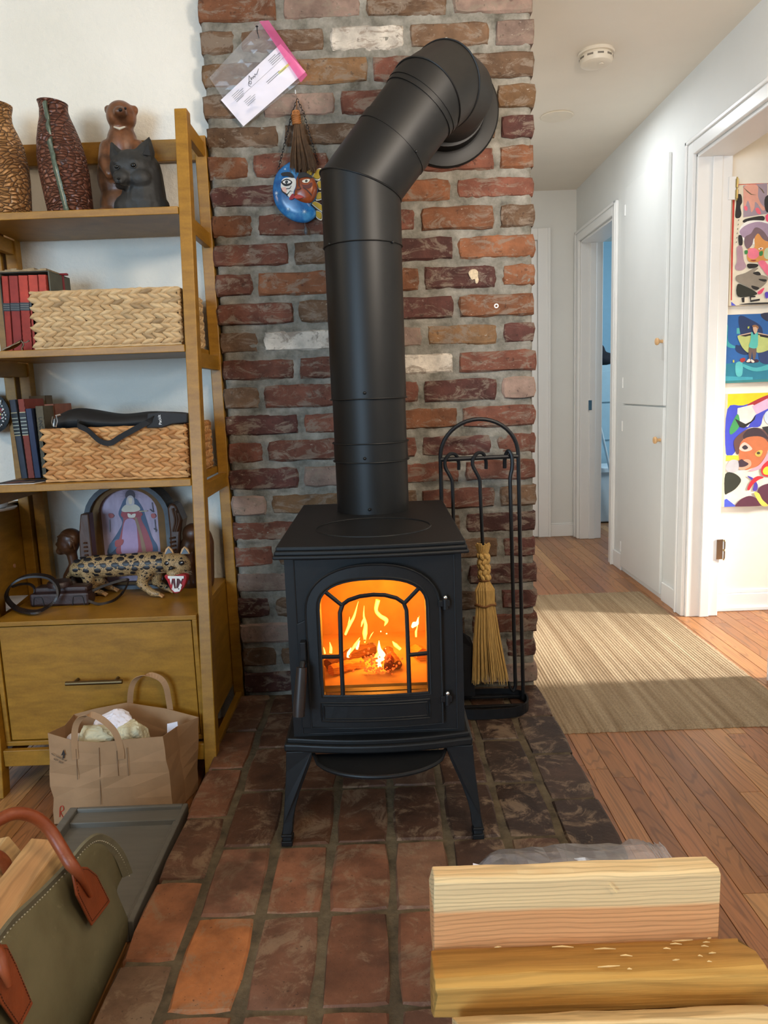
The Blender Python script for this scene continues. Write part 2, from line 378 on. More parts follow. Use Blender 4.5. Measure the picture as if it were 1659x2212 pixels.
# door casings (stepped trim), jambs, stops
def casing(n, y0, y1, zt, x=1.42):
    mb = MB()
    for (a, b) in ((y0-0.075, y0), (y1, y1+0.075)):
        mb.box(x-0.018, x, a, b, 0, zt+0.07)
        o = b if a < y0-0.01 else a; q = (a, a+0.018) if a < y0-0.01 else (b-0.018, b); mb.box(x-0.026, x-0.018, q[0], q[1], 0, zt+0.07)
    mb.box(x-0.018, x, y0, y1, zt, zt+0.07); mb.box(x-0.026, x-0.018, y0-0.075, y1+0.075, zt+0.052, zt+0.07)
    mb.box(x-0.002, x+0.152, y1-0.016, y1+0.0, 0, zt); mb.box(x-0.002, x+0.152, y0, y0+0.016, 0, zt); mb.box(x-0.002, x+0.152, y0, y1, zt-0.016, zt)
    mb.box(x+0.06, x+0.105, y1-0.028, y1-0.016, 0, zt-0.016); mb.box(x+0.06, x+0.105, y0+0.016, y0+0.028, 0, zt-0.016)
    return struct(mb.build(n, TRIM, None, bevel=0.004))
casing('trim_1', 0.20, 1.01, DT); casing('trim_2', 2.17, 2.93, DT)
mb = MB(); mb.box(1.145, 1.235, 3.03, 3.05, 0, 2.2); mb.box(1.215, 1.235, 3.02, 3.03, 0, 2.2); mb.box(0.485, 1.145, 3.03, 3.05, 2.12, 2.2)
struct(mb.build('trim_3', TRIM, None, bevel=0.004))
d1 = struct(MB().box(0.50, 1.14, 3.035, 3.05, 0.006, 2.115).build('door_1', TRIM, None, bevel=0.003))
mb = MB()
mb.box(1.57, 3.2, 1.066, 1.08, 0.0, 0.085).box(1.57, 3.2, 1.072, 1.08, 0.085, 0.105).box(1.57, 3.2, 1.055, 1.066, 0, 0.02)
struct(mb.build('baseboard_bedroom', TRIM, None, bevel=0.004))
struct(MB().box(1.235, 1.42, 3.036, 3.05, 0, 0.09).box(1.235, 1.42, 3.042, 3.05, 0.09, 0.10).build('baseboard_end', TRIM, None, bevel=0.004))
struct(MB().box(1.408, 1.42, 1.945, 2.09, 0, 0.10).build('baseboard_hall', TRIM, None, bevel=0.004))
struct(MB().box(1.408, 1.42, 1.09, 1.285, 0, 0.10).build('baseboard_right', TRIM, None, bevel=0.004))
struct(MB().box(-3.2, -0.6, 0.036, 0.05, 0, 0.10).build('baseboard_left', TRIM, None, bevel=0.004))
# closet doors in the hall wall
DOORP = plain('closet_door_paint', srgb(222, 223, 220), 0.4, 0, 0.015, 6)
KNOBW = plain('pale_wood_knob', srgb(214, 170, 118), 0.45, 0, 0.12, 40)
def closet(n, z0, z1, zk):
    d = struct(MB().box(1.404, 1.42, 1.298, 1.935, z0, z1).build(n, DOORP, None, bevel=0.003))
    k = MB().lathe([(0.0085, 0), (0.0075, 0.012), (0.009, 0.016), (0.0165, 0.022), (0.0185, 0.028), (0.016, 0.034), (0.006, 0.037)], (1.404, 1.325, zk), 16, lambda v: Vector((-v.z, v.x, v.y)))
    k.build('knob', KNOBW, d, smooth=True)
    for z in (z0+0.12, z1-0.12): MB().box(1.400, 1.4045, 1.925, 1.937, z-0.03, z+0.03).build('hinge', TRIM, d, bevel=0.001)
closet('door_2', 0.994, 2.18, 1.309); closet('door_3', 0.03, 0.986, 0.823)
# door hinges left on the bedroom jamb
HINGEM = plain('brass_hinge', srgb(186, 162, 104), 0.3, 0.9, 0.05)
def hinge(z, label, pt):
    h = thing('door_hinge', label, 'hinge', (1.588, 1.05, z-0.05), 'door hinges')
    MB().box(1.555, 1.586, 0.990, 0.995, z-0.048, z+0.048).build('leaf', TRIM if pt else CHROME, h, bevel=0.001)
    mb = MB()
    for i in (0, 1): mb.lathe([(0.0065, -0.02), (0.0065, 0.016)], (1.590, 0.990, z+0.022-0.046*i), 12)
    mb.build('barrel', HINGEM if pt else CHROME, h, smooth=True)
    MB().lathe([(0.0035, -0.052), (0.0035, 0.045)], (1.590, 0.990, z), 10).build('pin', HINGEM, h)
hinge(1.935, 'small brass door hinge high on the white doorframe beside the top painting', True)
hinge(0.325, 'small silver door hinge low on the white doorframe', False)
pl = MB().box(1.47, 1.495, 2.896, 2.9015, 0.93, 1.0).build('strike_plate', CHROME, None, bevel=0.001)
tag(pl, 'small metal strike plate on the far hall doorframe', 'strike plate')
# smoke alarm and ceiling cap
SM = plain('off_white_plastic', srgb(222, 212, 194), 0.45, 0, 0.03)
c = hz(1288, 112, HC); sa = thing('smoke_alarm', 'round off-white smoke alarm on the hall ceiling', 'smoke alarm', c)
MB().lathe([(0.072, 0), (0.074, -0.008), (0.070, -0.012)], c, 36).build('base', SM, sa, smooth=True)
MB().lathe([(0.060, -0.012), (0.062, -0.018), (0.066, -0.020), (0.067, -0.036), (0.062, -0.046), (0.050, -0.050), (0.030, -0.051), (0.012, -0.052)], c, 36).build('cover', SM, sa, smooth=True)
mb = MB()
for i in range(10): t = i*2*pi/10; mb.box(-0.012, 0.012, 0.0585, 0.0675, -0.031, -0.024, Matrix.Translation(c) @ Matrix.Rotation(t, 4, 'Z'))
mb.build('vent_slot', plain('slot_grey', srgb(120, 112, 100)), sa)
MB().lathe([(0.010, -0.052), (0.009, -0.055)], c+Vector((0.015, -0.02, 0)), 14).build('test_button', SM, sa)
c = hz(1203, 250, HC)
tag(MB().lathe([(0.080, 0), (0.082, -0.004), (0.078, -0.007), (0.06, -0.006), (0.02, -0.006)], c, 40).build('ceiling_cover_plate', SM, None, smooth=True), 'flat round white cover plate on the hall ceiling beyond the smoke alarm', 'cover plate')
# bathroom glimpse: blue-grey cupboard with dark hat, white tub side, pole
CAB = plain('blue_grey_cupboard_paint', srgb(150, 178, 190), 0.5, 0, 0.04)
q0 = hy(1296, 760, 4.2); q1 = hy(1340, 760, 4.2)
cb = thing('cupboard', 'tall pale blue-grey cupboard in the far blue room', 'cupboard', (1.85, 4.4, 0))
MB().box(1.62, 2.25, 4.2, 4.7, 0.0, 1.27).build('body', CAB, cb, bevel=0.004)
for z0, z1 in ((0.62, 0.93), (0.95, 1.22)):
    dr = MB().box(1.66, 2.22, 4.185, 4.2, z0, z1).build('drawer', CAB, cb, bevel=0.004)
    MB().ball((hy(1326, 800, 4.17).x, 4.172, (z0+z1)/2), 0.013, 10, 6).build('knob', BLACKI, dr, smooth=True)
p = hy(1314, 752, 4.4)
blob('hat', [('s', (p.x-0.06, 4.4, 1.33), (0.13, 0.12, 0.06)), ('s', (p.x-0.10, 4.4, 1.40), (0.07, 0.08, 0.07))], 0.012, plain('dark_felt', (0.012, 0.012, 0.018, 1), 0.9), None)
tag(bpy.data.objects['hat'], 'dark felt hat on top of the blue-grey cupboard', 'hat')
tub = MB().box(1.62, 2.6, 3.55, 4.12, 0, 0.42); tub.box(1.60, 2.62, 3.53, 3.60, 0.40, 0.45)
tag(tub.build('bathtub', plain('white_enamel', srgb(214, 226, 232), 0.25, 0, 0.02), None, bevel=0.01), 'white boxed-in tub low in the far blue room', 'bathtub')
a = hy(1304, 955, 3.5); b = hy(1328, 1062, 3.5)
d = (b-a); tag(MB().tube([(a.x-d.x*0.5, 3.5, a.z-d.z*0.5), (a.x+(a.z-0.0)/(-d.z)*d.x, 3.5, 0.012)], 0.011, 10).build('broom_pole', plain('white_pole', srgb(200, 216, 224), 0.4), None, smooth=True), 'slim white pole leaning in the far blue room', 'pole')
# window of the living room (beside the camera, out of the picture)
wn = struct(MB().box(-2.95, -2.90, -5.28, -5.22, 0.65, 2.15).box(-1.30, -1.25, -5.28, -5.22, 0.65, 2.15).box(-2.90, -1.30, -5.28, -5.22, 0.65, 0.70).box(-2.90, -1.30, -5.28, -5.22, 2.10, 2.15).box(-2.12, -2.08, -5.27, -5.23, 0.70, 2.10).build('window_1', TRIM, None, bevel=0.004))

# ================================================================== brick chimney and hearth
BT = {'o': (122, 78, 52), 'r': (104, 64, 50), 'd': (80, 49, 43), 'b': (96, 73, 54), 'p': (130, 108, 96), 'w': (200, 190, 176), 't': (112, 84, 57)}
JX = [[-.258, -.006, .254], [-.39, -.118, .122, .379], [-.252, .007, .25], [-.335, -.095, .132, .381], [-.271, -.03, .16, .392], [-.37, -.124, .13, .388], [-.253, -.006, .253], [-.37, -.11, .14, .385], [-.26, -.005, .254], [-.381, -.119, .145, .391], [-.255, -.005, .253], [-.373, -.109, .15, .392], [-.263, -.012, .249], [-.381, -.12, .136, .388], [-.26, -.003, .258], [-.38, -.12, .122, .369], [-.268, -.01, .263], [-.38, -.12, .117, .376], [-.263, -.001, .263], [-.367, -.113, .135, .385], [-.272, -.007, .267], [-.388, -.12, .131, .378], [-.282, .002, .273], [-.378, -.112, .142, .392], [-.259, .012, .283]]
JC = ['opbp', 'bbwbp', 'ttrb', 'bprbt', 'bbrbd', 'orbro', 'dror', 'orrob', 'rbdo', 'roodo', 'rbdo', 'bwptd', 'rrwr', 'brrdp', 'dror', 'rrrdr', 'dprr', 'ptbrb', 'rbbd', 'rbbbd', 'pbbd', 'dbbbd', 'pbbr', 'bbbbd', 'dbbp']
BEDS = [2.303, 2.215, 2.126, 2.034, 1.945, 1.859, 1.771, 1.687, 1.598, 1.508, 1.419, 1.329, 1.243, 1.157, 1.066, .979, .891, .803, .715, .63, .542, .452, .364, .277, .192, .10]
rk = random.Random(5)
def brick(P, u0, u1, v0, v1, dep, mat, parent, color, ins=0.006, jit=0.0030, name='brick'):
    def loop(e, d, j):
        o = []
        nu = max(3, int((u1-u0)/0.035)); nv = 3
        for (a, b, c, dd, n) in ((u0, v0, u1, v0, nu), (u1, v0, u1, v1, nv), (u1, v1, u0, v1, nu), (u0, v1, u0, v0, nv)):
            for i in range(n):
                t = i/n; u = a+(c-a)*t; v = b+(dd-b)*t
                cu = min(max(u, u0+e), u1-e); cv = min(max(v, v0+e), v1-e)
                if i == 0: k = 0.006; cu = min(max(cu, u0+e+k*0.6), u1-e-k*0.6); cv = min(max(cv, v0+e+k*0.4), v1-e-k*0.4)
                o.append(P(cu+rk.uniform(-j, j), cv+rk.uniform(-j, j), d))
        return o
    A = loop(0, dep, 0); B = loop(0, ins, jit); C = loop(ins*0.9, 0+rk.uniform(-0.0008, 0.0008), jit*0.6); n = len(A); mb = MB()
    mb.add(A+B+C, [(i, (i+1) % n, n+(i+1) % n, n+i) for i in range(n)]+[(n+i, n+(i+1) % n, 2*n+(i+1) % n, 2*n+i) for i in range(n)]+[tuple(range(2*n, 3*n)), tuple(range(n))])
    return mb.build(name, mat, parent, smooth=True, color=color, angle=32)
from mathutils import noise as mn
mb = MB().box(-0.493, 0.493, 0.012, 0.60, 0.0, HC); nxm, nzm = 120, 330; vs = []
for i in range(nxm+1):
    for j in range(nzm+1):
        x = -0.496+0.992*i/nxm; z = HC*j/nzm; e = 0.010 if i in (0, nxm) else 0
        vs.append((x, 0.0005+e+0.0050*mn.noise((x*9, 3.1, z*60))+0.0035*mn.noise((x*60, 7.7, z*75)), z))
W3 = nzm+1; mb.add(vs, [(i*W3+j, (i+1)*W3+j, (i+1)*W3+j+1, i*W3+j+1) for i in range(nxm) for j in range(nzm)])
chim = mb.build('wall_chimney', MORTAR, None, smooth=True, angle=60); struct(chim)
for i in range(-1, 25):
    z1 = BEDS[i] if i >= 0 else 2.441; z0 = BEDS[i+1]
    row = JX[i] if i >= 0 else [-.38, -.12, .13, .385]; cols = JC[i] if i >= 0 else 'rbprb'
    xs = [-0.508]+row+[0.508]
    for k in range(len(xs)-1):
        c = BT[cols[k]]; f = rk.uniform(0.88, 1.12); c = tuple(min(255, x*f) for x in c)
        pr = rk.uniform(-0.005, 0.002)
        x0 = xs[k]+(0.009 if k else rk.uniform(0.0, 0.006)); x1 = xs[k+1]-(0.009 if k < len(xs)-2 else rk.uniform(0.0, 0.005))
        P = lambda u, v, d, pr=pr: Vector((u, pr-0.004+d, v))
        brick(P, x0, x1, z0+0.0105+rk.uniform(-.0015, .0015), z1-0.0105+rk.uniform(-.0015, .0015), 0.06 if 0 < k < len(xs)-2 else 0.11, BRICK, chim, srgb(*c))
hearth = thing('brick_hearth', 'raised hearth of worn reddish-brown bricks under the black stove', 'hearth', (0, -0.9, 0))
MB().box(-0.505, 0.497, -1.83, 0.004, 0.0, 0.0958).build('mortar_bed', GROUT, hearth)
HXE = [-.517, -.407, -.276, -.146, -.011, .119, .252, .381, .507]
HP = [(132, 84, 56), (120, 78, 56), (116, 82, 62), (126, 86, 66), (106, 72, 54), (118, 76, 52)]
for c in range(8):
    if c == 0: ys = [0.0, -.046, -.282, -.516, -.757, -.999, -1.233, -1.473, -1.713, -1.835]
    elif c == 7: ys = [0.0, -.247, -.492, -.732, -.972, -1.212, -1.452, -1.692, -1.835]
    else: ys = [0.0, -.16, -.40, -.642, -.885, -1.117, -1.355, -1.595, -1.835]
    for k in range(len(ys)-1):
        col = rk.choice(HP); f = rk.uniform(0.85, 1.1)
        if ys[k] > -0.8 and c > 0: f *= 0.72  # back rows darker: part soot, part shade put into the colour
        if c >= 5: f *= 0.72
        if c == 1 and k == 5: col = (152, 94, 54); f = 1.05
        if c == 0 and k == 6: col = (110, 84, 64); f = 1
        zt = 0.10+rk.uniform(-0.002, 0.001)
        gx0 = 0.007 if c else 0.0; gx1 = 0.007 if c < 7 else 0.0
        x0, x1 = HXE[c]+gx0, HXE[c+1]-gx1; y1, y0 = ys[k]-0.004, ys[k+1]+0.004
        dep = 0.035 if 0 < c < 7 else 0.098
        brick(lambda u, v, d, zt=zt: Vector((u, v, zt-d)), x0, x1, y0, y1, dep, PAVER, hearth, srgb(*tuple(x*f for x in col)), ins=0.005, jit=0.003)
p = hy(1023, 597, -0.0095); rd = random.Random(3)
dab = MB().prism(smoothpoly([p+Vector((x*0.00135, 0, -y*0.00135)) for x, y in ((-12, -8), (-6, -15), (4, -16), (11, -10), (10, 0), (12, 8), (9, 16), (4, 15), (3, 6), (-4, 8), (-8, 2))], 2), (0, 0.004, 0)).build('mortar_dab', plain('dried_plaster', srgb(198, 178, 148), 0.9, 0, 0.2, 120, 0.5, 200), chim, bevel=0.001)
# small white screw anchor and a nail hole in the right-hand bricks
p = hy(1072, 661, -0.006)
tag(MB().tube([p+Vector((0.0055*cos(t), -0.001, 0.0055*sin(t))) for t in [i*pi/8 for i in range(16)]], 0.0022, 6, closed=True).build('wall_anchor', TRIM, None, smooth=True), 'tiny white ring-shaped wall plug in an orange brick right of the pipe', 'wall plug')
# ================================================================== ladder bookcase
def fY(z): return -0.455+0.12*z
def bookcase(name, label, xl, xr, full=True):
    b = thing(name, label, 'bookcase', ((xl+xr)/2, -0.2, 0))
    for x in (xl, xr-0.035):
        mb = MB(); y0, y1 = fY(0), fY(1.912)
        mb.add([(x, y0, 0), (x+.035, y0, 0), (x+.035, y0+.042, 0), (x, y0+.042, 0), (x, y1, 1.912), (x+.035, y1, 1.912), (x+.035, y1+.042, 1.912), (x, y1+.042, 1.912)], [(0, 1, 2, 3), (4, 5, 6, 7), (0, 1, 5, 4), (1, 2, 6, 5), (2, 3, 7, 6), (3, 0, 4, 7)])
        mb.build('front_post', WOOD, b, bevel=0.0025)
        MB().box(x, x+.035, 0.0, 0.036, 0, 1.912).build('rear_post', WOOD, b, bevel=0.0025)
        for z in (1.872, 1.603, 1.225, 0.85, 0.09):
            MB().box(x+.008, x+.028, fY(z)+.04, 0.002, z-0.022, z+0.022).build('side_rail', WOOD, b, bevel=0.0015)
    return b
bc = bookcase('ladder_bookcase', 'honey-brown wooden ladder bookcase with three shelves and a drawer, beside the brick chimney', -1.158, -0.506)
XL, XR = -1.122, -0.542
MB().box(XL, XR, 0.012, 0.030, 1.845, 1.908).build('back_rail', WOOD, bc, bevel=0.002)
for z, y1 in ((1.646, 0.0), (1.267, 0.0), (0.893, 0.0)):
    MB().box(XL, XR, fY(z)-0.004, y1+0.03, z-0.0205, z).build('shelf', WOOD, bc, bevel=0.0018)
CF0 = -0.408
cabm = MB(); t = 0.0135
cabm.box(XL, XR, CF0, 0.03, 0.511-t, 0.511).box(XL, XR, CF0, 0.03, 0.138, 0.138+t).box(XL, XL+t, CF0, 0.03, 0.138+t, 0.511-t).box(XR-t, XR, CF0, 0.03, 0.138+t, 0.511-t).box(XL+t, XR-t, 0.015, 0.03, 0.138+t, 0.511-t)
cab = cabm.build('cabinet', WOOD, bc, bevel=0.0015)
drw = MB().box(XL+t+.003, XR-t-.003, CF0+0.004, CF0+0.026, 0.138+t+.003, 0.511-t-.003).build('drawer', WOOD, bc, bevel=0.0015)
mb = MB().tube([(-0.918, CF0-0.028, 0.333), (-0.758, CF0-0.028, 0.333)], 0.0062, 12)
for x in (-0.895, -0.780): mb.tube([(x, CF0-0.028, 0.333), (x, CF0+0.005, 0.333)], 0.0045, 10)
mb.build('handle', BRONZE, drw, smooth=True)
MB().box(XL, XR, -0.43, -0.412, 0.086, 0.134).build('front_apron', WOOD, bc, bevel=0.0015)
sb = bookcase('side_bookcase', 'second wooden ladder bookcase with a cabinet, cut off by the left edge of the photo', -1.86, -1.172)
mb = MB(); x0, x1, z0, z1 = -1.82, -1.209, 0.44, 0.800
mb.box(x0, x1, -0.40, 0.03, z1-t, z1).box(x0, x1, -0.40, 0.03, z0, z0+t).box(x0, x0+t, -0.40, 0.03, z0, z1).box(x1-t, x1, -0.40, 0.03, z0, z1).box(x0, x1, -0.39, -0.37, z0+t, z1-t)
mb.build('cabinet', WOOD, sb, bevel=0.0015)
MB().lathe([(0.0065, 0), (0.0065, 0.003)], (x1, -0.07, 0.60), 12, lambda v: Vector((v.z, v.x, v.y))).build('screw_cap', plain('screw_cap', srgb(180, 130, 100), 0.5), sb)
for z in (1.646, 1.267): MB().box(x0, -1.209, fY(z), 0.03, z-0.02, z).build('shelf', WOOD, sb, bevel=0.0018)
# things on the second bookcase
CERW = plain('white_glazed_china', srgb(232, 230, 228), 0.2, 0, 0.02)
p = hy(-2, 1103, -0.2); p.z = 0.80
cu = thing('teacup', 'white china cup on a saucer at the left edge, on the second bookcase', 'cup', p)
MB().lathe([(0.02, 0.0), (0.045, 0.004), (0.052, 0.010), (0.051, 0.012), (0.022, 0.006)], p, 28).build('saucer', CERW, cu, smooth=True)
MB().lathe([(0.018, 0.008), (0.024, 0.012), (0.029, 0.03), (0.031, 0.052), (0.029, 0.052), (0.026, 0.03), (0.018, 0.014)], p, 28).build('cup', CERW, cu, smooth=True)
MB().tube([p+Vector((0.006*cos(a)-0.028-0.012, 0, 0.033+0.014*sin(a))) for a in [i*2*pi/14 for i in range(14)]], 0.003, 8, closed=True).build('handle', CERW, cu, smooth=True)
p = hy(-24, 893, -0.02)
pt = thing('mosaic_plate', 'round mosaic plate of silver, red and yellow glass chips at the left edge', 'plate', p)
MB().lathe([(0.060, 0.016), (0.066, 0.01), (0.0665, 0.0), (0.05, -0.004), (0.01, -0.006)], p, 36, lambda v: Vector((v.x, v.z, v.y))).build('dish', BLACKI, pt, smooth=True)
rm = random.Random(3); cols = [flat((225, 225, 220), 0.15), flat((230, 205, 120), 0.2), flat((150, 40, 60), 0.2), flat((120, 50, 40), 0.2)]
mb = MB()
for i in range(150):
    r_ = 0.060*sqrt(rm.random()); a = rm.random()*2*pi; mb.k = 0 if r_ > 0.046 else rm.choice((0, 1, 2, 3, 2)); s = 0.0035 if r_ > 0.046 else 0.008
    q = p+Vector((r_*cos(a), -0.0065-rm.random()*0.002, r_*sin(a))); mb.prism([q+Vector((s*cos(b+a)*rm.uniform(.6, 1), 0, s*sin(b+a)*rm.uniform(.6, 1))) for b in (0, 1.5, 3, 4.6)], (0, 0.004, 0))
stuff(mb.build('glass_chips', cols, pt))

# ------------------------------------------------------------------ top shelf: vases, bear, cat
def m_crackle(name, a, b, line, sx, streak=None):
    m = N(name); co = m.co((1, 1, sx)); wv = m.noise(m.co((1, 1, 1)), 9, 2)
    mx = m.new('ShaderNodeVectorMath', operation='MULTIPLY_ADD'); cc = m.new('ShaderNodeCombineXYZ'); m.L(wv, cc.inputs[2]); m.L(cc.outputs[0], mx.inputs[0]); mx.inputs[1].default_value = (0, 0, 0.12); m.L(co, mx.inputs[2])
    v = m.new('ShaderNodeTexVoronoi', feature='DISTANCE_TO_EDGE'); m.L(mx.outputs[0], v.inputs['Vector']); v.inputs['Scale'].default_value = 46
    e = m.ramp(v.outputs['Distance'], (0.0, 0.0), (0.11, 1.0)); n = m.noise(m.co(), 8, 4)
    c = m.mix(e, line, m.ramp(n, (0.3, a), (0.7, b)))
    if streak: c = m.mix(m.ramp(m.noise(m.co((26, 26, 3), loc=streak[1]), 1.0, 3), (0.60, 0.0), (0.66, 1.0)), c, streak[0])
    m.col(c); m.r(0.45, 0.25); m.bump(m.ramp(v.outputs['Distance'], (0.0, 0.0), (0.3, 1.0)), 1.0, 0.005); return m.m
V1 = m_crackle('bronze_crackle_glaze', srgb(150, 104, 62), srgb(196, 146, 92), srgb(48, 30, 20), 2.2)
V2 = m_crackle('brown_crackle_glaze', srgb(104, 62, 48), srgb(128, 82, 62), srgb(40, 24, 20), 2.4)
def vase(label, px, prof, mat, lean=0.0, Y=-0.13):
    p = hy(px, 452, Y); p.z = 1.646
    v = thing('crackle_vase', label, 'vase', p)
    sh = lambda q: Vector((q.x+lean*q.z, q.y, q.z+ (0.10*q.x*-1 if q.z > 0.29 else 0)))
    o = MB().lathe(prof, p, 44, sh).build('body', mat, v, smooth=True, angle=80); return v, p
vase('stout bronze-brown vase with a crackled scaly glaze at the left edge, on the top shelf', 14, [(0.055, 0), (0.066, 0.004), (0.070, 0.05), (0.0735, 0.12), (0.0725, 0.165), (0.065, 0.215), (0.052, 0.25), (0.044, 0.268), (0.0405, 0.285), (0.041, 0.305), (0.045, 0.320), (0.046, 0.328), (0.040, 0.330), (0.036, 0.315), (0.036, 0.28), (0.05, 0.23)], V1)
v2, p2 = vase('slim dark brown crackled vase with a green glaze streak, right of the bronze vase', 154, [(0.056, 0), (0.0625, 0.004), (0.066, 0.06), (0.0695, 0.13), (0.068, 0.175), (0.060, 0.225), (0.050, 0.262), (0.0425, 0.285), (0.039, 0.305), (0.040, 0.318), (0.042, 0.326), (0.037, 0.328), (0.033, 0.31), (0.036, 0.27), (0.05, 0.22)], V2, -0.075)
pts = []; rr = []
for i in range(25):
    z = 0.012+0.30*i/24; R = [0.066, 0.0675, 0.0695, 0.066, 0.052, 0.043, 0.041][min(6, int(z/0.05))]; a = -pi/2+0.10+0.35*(1-i/24)-0.28; pts.append(p2+Vector((R*cos(a)-0.075*z, R*sin(a)+0.001, z))); rr.append(0.013 if i % 3 else 0.0155)
MB().tube(pts, rr, 8, flat=0.45).build('green_glaze_streak', plain('green_glaze', srgb(86, 98, 84), 0.2, 0, 0.3, 120, 0.4, 150), v2, smooth=True)
def tz(px, py, Y): return hy(px, py, Y)
# bear
BEAR = plain('brown_bear_glaze', srgb(106, 66, 40), 0.38, 0, 0.6, 22, 0.25, 90)
Y = -0.06
def bp(x, y, dy=0.0): q = hy(x, y, Y+dy); return q
b0 = bp(262, 452); b0.z = 1.646
bear = thing('bear_figurine', 'glazed brown ceramic standing bear figurine behind the black cat', 'figurine', b0)
zc = b0.x
blob('body', [('s', (zc, Y, 1.70), (0.062, 0.055, 0.07)), ('s', (zc, Y, 1.78), (0.063, 0.055, 0.09)), ('s', (bp(264, 300).x, Y, 1.87), (0.046, 0.044, 0.07)), ('s', bp(262, 252, -0.005), (0.044, 0.045, 0.044)), ('s', bp(260, 243, -0.045), (0.019, 0.024, 0.016)), ('s', bp(234, 237), (0.013, 0.010, 0.014)), ('s', bp(290, 238), (0.013, 0.010, 0.014)), ('c', [bp(232, 320, -0.01), bp(226, 352, -0.045), bp(238, 375, -0.062)], [0.024, 0.020, 0.016]), ('c', [bp(298, 320, -0.01), bp(306, 350, -0.04), bp(296, 372, -0.06)], [0.024, 0.020, 0.016]), ('s', (zc-0.035, Y-0.03, 1.665), (0.035, 0.045, 0.025)), ('s', (zc+0.035, Y-0.03, 1.665), (0.035, 0.045, 0.025))], 0.005, BEAR, bear, 3, 1.647)
mb = MB().ball(bp(260, 237, -0.070), (0.006, 0.005, 0.005), 10, 6)
for x in (250, 271): mb.ball(bp(x, 234, -0.048), 0.0035, 8, 6)
mb.build('nose_and_eyes', BLACKI, bear, smooth=True)
MB().tube([bp(246, 274, -0.045), bp(258, 278, -0.050), bp(270, 274, -0.046)], [0.002, 0.004, 0.002], 8).build('white_chest_mark', flat((200, 190, 170)), bear, smooth=True)
# black cat head
CATM = plain('rough_black_stoneware', (0.020, 0.020, 0.019, 1), 0.6, 0, 0.3, 30, 0.5, 110)
Y = -0.165
c0 = bp(300, 452); c0.z = 1.646
cat = thing('cat_figurine', 'black stoneware cat bust with large pointed ears on the top shelf', 'figurine', c0)
blob('bust', [('s', (c0.x+0.004, Y+0.02, 1.672), (0.082, 0.060, 0.05)), ('c', [(c0.x+0.012, Y+0.02, 1.68), (c0.x+0.016, Y+0.02, 1.77)], [0.066, 0.054]), ('s', bp(286, 365), (0.064, 0.054, 0.052)), ('s', bp(264, 384, -0.040), (0.026, 0.026, 0.022)), ('s', bp(258, 391, -0.058), (0.015, 0.014, 0.012)), ('s', bp(262, 402, -0.042), (0.017, 0.018, 0.009)), ('s', bp(303, 386, -0.024), (0.034, 0.030, 0.030)),
    ('c', [bp(263, 352, -0.006), bp(251, 334, -0.010), bp(243, 314, -0.012), bp(241, 308, -0.012)], [0.030, 0.021, 0.008, 0.004]), ('c', [bp(308, 345), bp(317, 322), bp(321, 304), bp(322, 298)], [0.034, 0.024, 0.009, 0.004]), ('s', bp(253, 352, -0.042), (0.012, 0.01, 0.006)), ('s', bp(288, 347, -0.044), (0.014, 0.01, 0.006))], 0.004, CATM, cat, 2, 1.647)
HB = plain('hollow_black', (0.0015, 0.0015, 0.0015, 1), 0.2)
for (x, y, r_) in ((252, 361, 0.0062), (288, 357, 0.0078)):
    e = MB().ball(bp(x, y, -0.052), (r_, 0.006, r_*0.85), 14, 8).build('eye', HB, cat, smooth=True)
    MB().tube([bp(x+r_*820*cos(i*pi/8), y+r_*700*sin(i*pi/8), -0.054) for i in range(16)], 0.0012, 5, closed=True).build('eyelid', CATM, e, smooth=True)
mb = MB(); mb.ball(bp(256, 386, -0.072), (0.005, 0.004, 0.003), 10, 6); mb.tube([bp(256, 388, -0.072), bp(257, 396, -0.070)], 0.0010, 5)
mb.tube(spline([bp(246, 396, -0.060), bp(257, 397, -0.068), bp(268, 401, -0.062), bp(280, 400, -0.054)], 4), 0.0010, 5)
stuff(mb.build('nose_and_mouth_line', HB, cat))
mb = MB()
for a, b, c_ in (((243, 318), (250, 340), (258, 334)), ((320, 308), (309, 334), (325, 336))): mb.prism([bp(*a, -0.030), bp(*b, -0.036), bp(*c_, -0.036)], (0, 0.004, 0))
stuff(mb.build('inner_ear', plain('black_ear', (0.008, 0.008, 0.008, 1), 0.7), cat))

# ------------------------------------------------------------------ books
PAGE = plain('page_edge', srgb(214, 198, 166), 0.8, 0, 0.1, 120, stretch=(1, 1, 8))
def book(label, bl, tl, t, Y, dep, col, band=None, group=None, title=None, stripes=(), z0=None):
    P0 = hy(*bl, Y); P1 = hy(*tl, Y)
    if z0 is not None: P1.z += z0-P0.z; P0.z = z0
    up = (P1-P0); h = up.length; up.normalize(); rt = Vector((up.z, 0, -up.x)); bk = Vector((0, 1, 0))
    M = Matrix((rt, bk, up)).transposed().to_4x4(); M.translation = P0
    o = thing('book', label, 'book', P0, group); cm = plain('book_cloth_%d_%d_%d' % tuple(col), srgb(*col), 0.7, 0, 0.14, 40, 0.2, 300)
    mb = MB(); mb.box(0, t, 0, 0.004, 0, h, M).box(0, 0.0025, 0, dep, 0, h, M).box(t-0.0025, t, 0, dep, 0, h, M); mb.build('cover', cm, o, bevel=0.0008)
    MB().box(0.0025, t-0.0025, 0.004, dep-0.004, 0.003, h-0.004, M).build('page_block', PAGE, o)
    if band: MB().box(0.0002, t-0.0002, -0.0012, 0.0002, h*band[0], h*band[1], M).build('label_band', flat(band[2], 0.5), o)
    for a, b, c in stripes: MB().box(0.001, t-0.001, -0.0018, 0, h*a, h*b, M).build('gilt_line', flat(c, 0.4), o)
    if title:
        q = M @ Vector((t/2, -0.0015, h*title[1])); text('spine_title', title[0], title[2], q, -up, rt, flat(title[3]), o)
    return o
RG = 'red volumes in a slipcase'
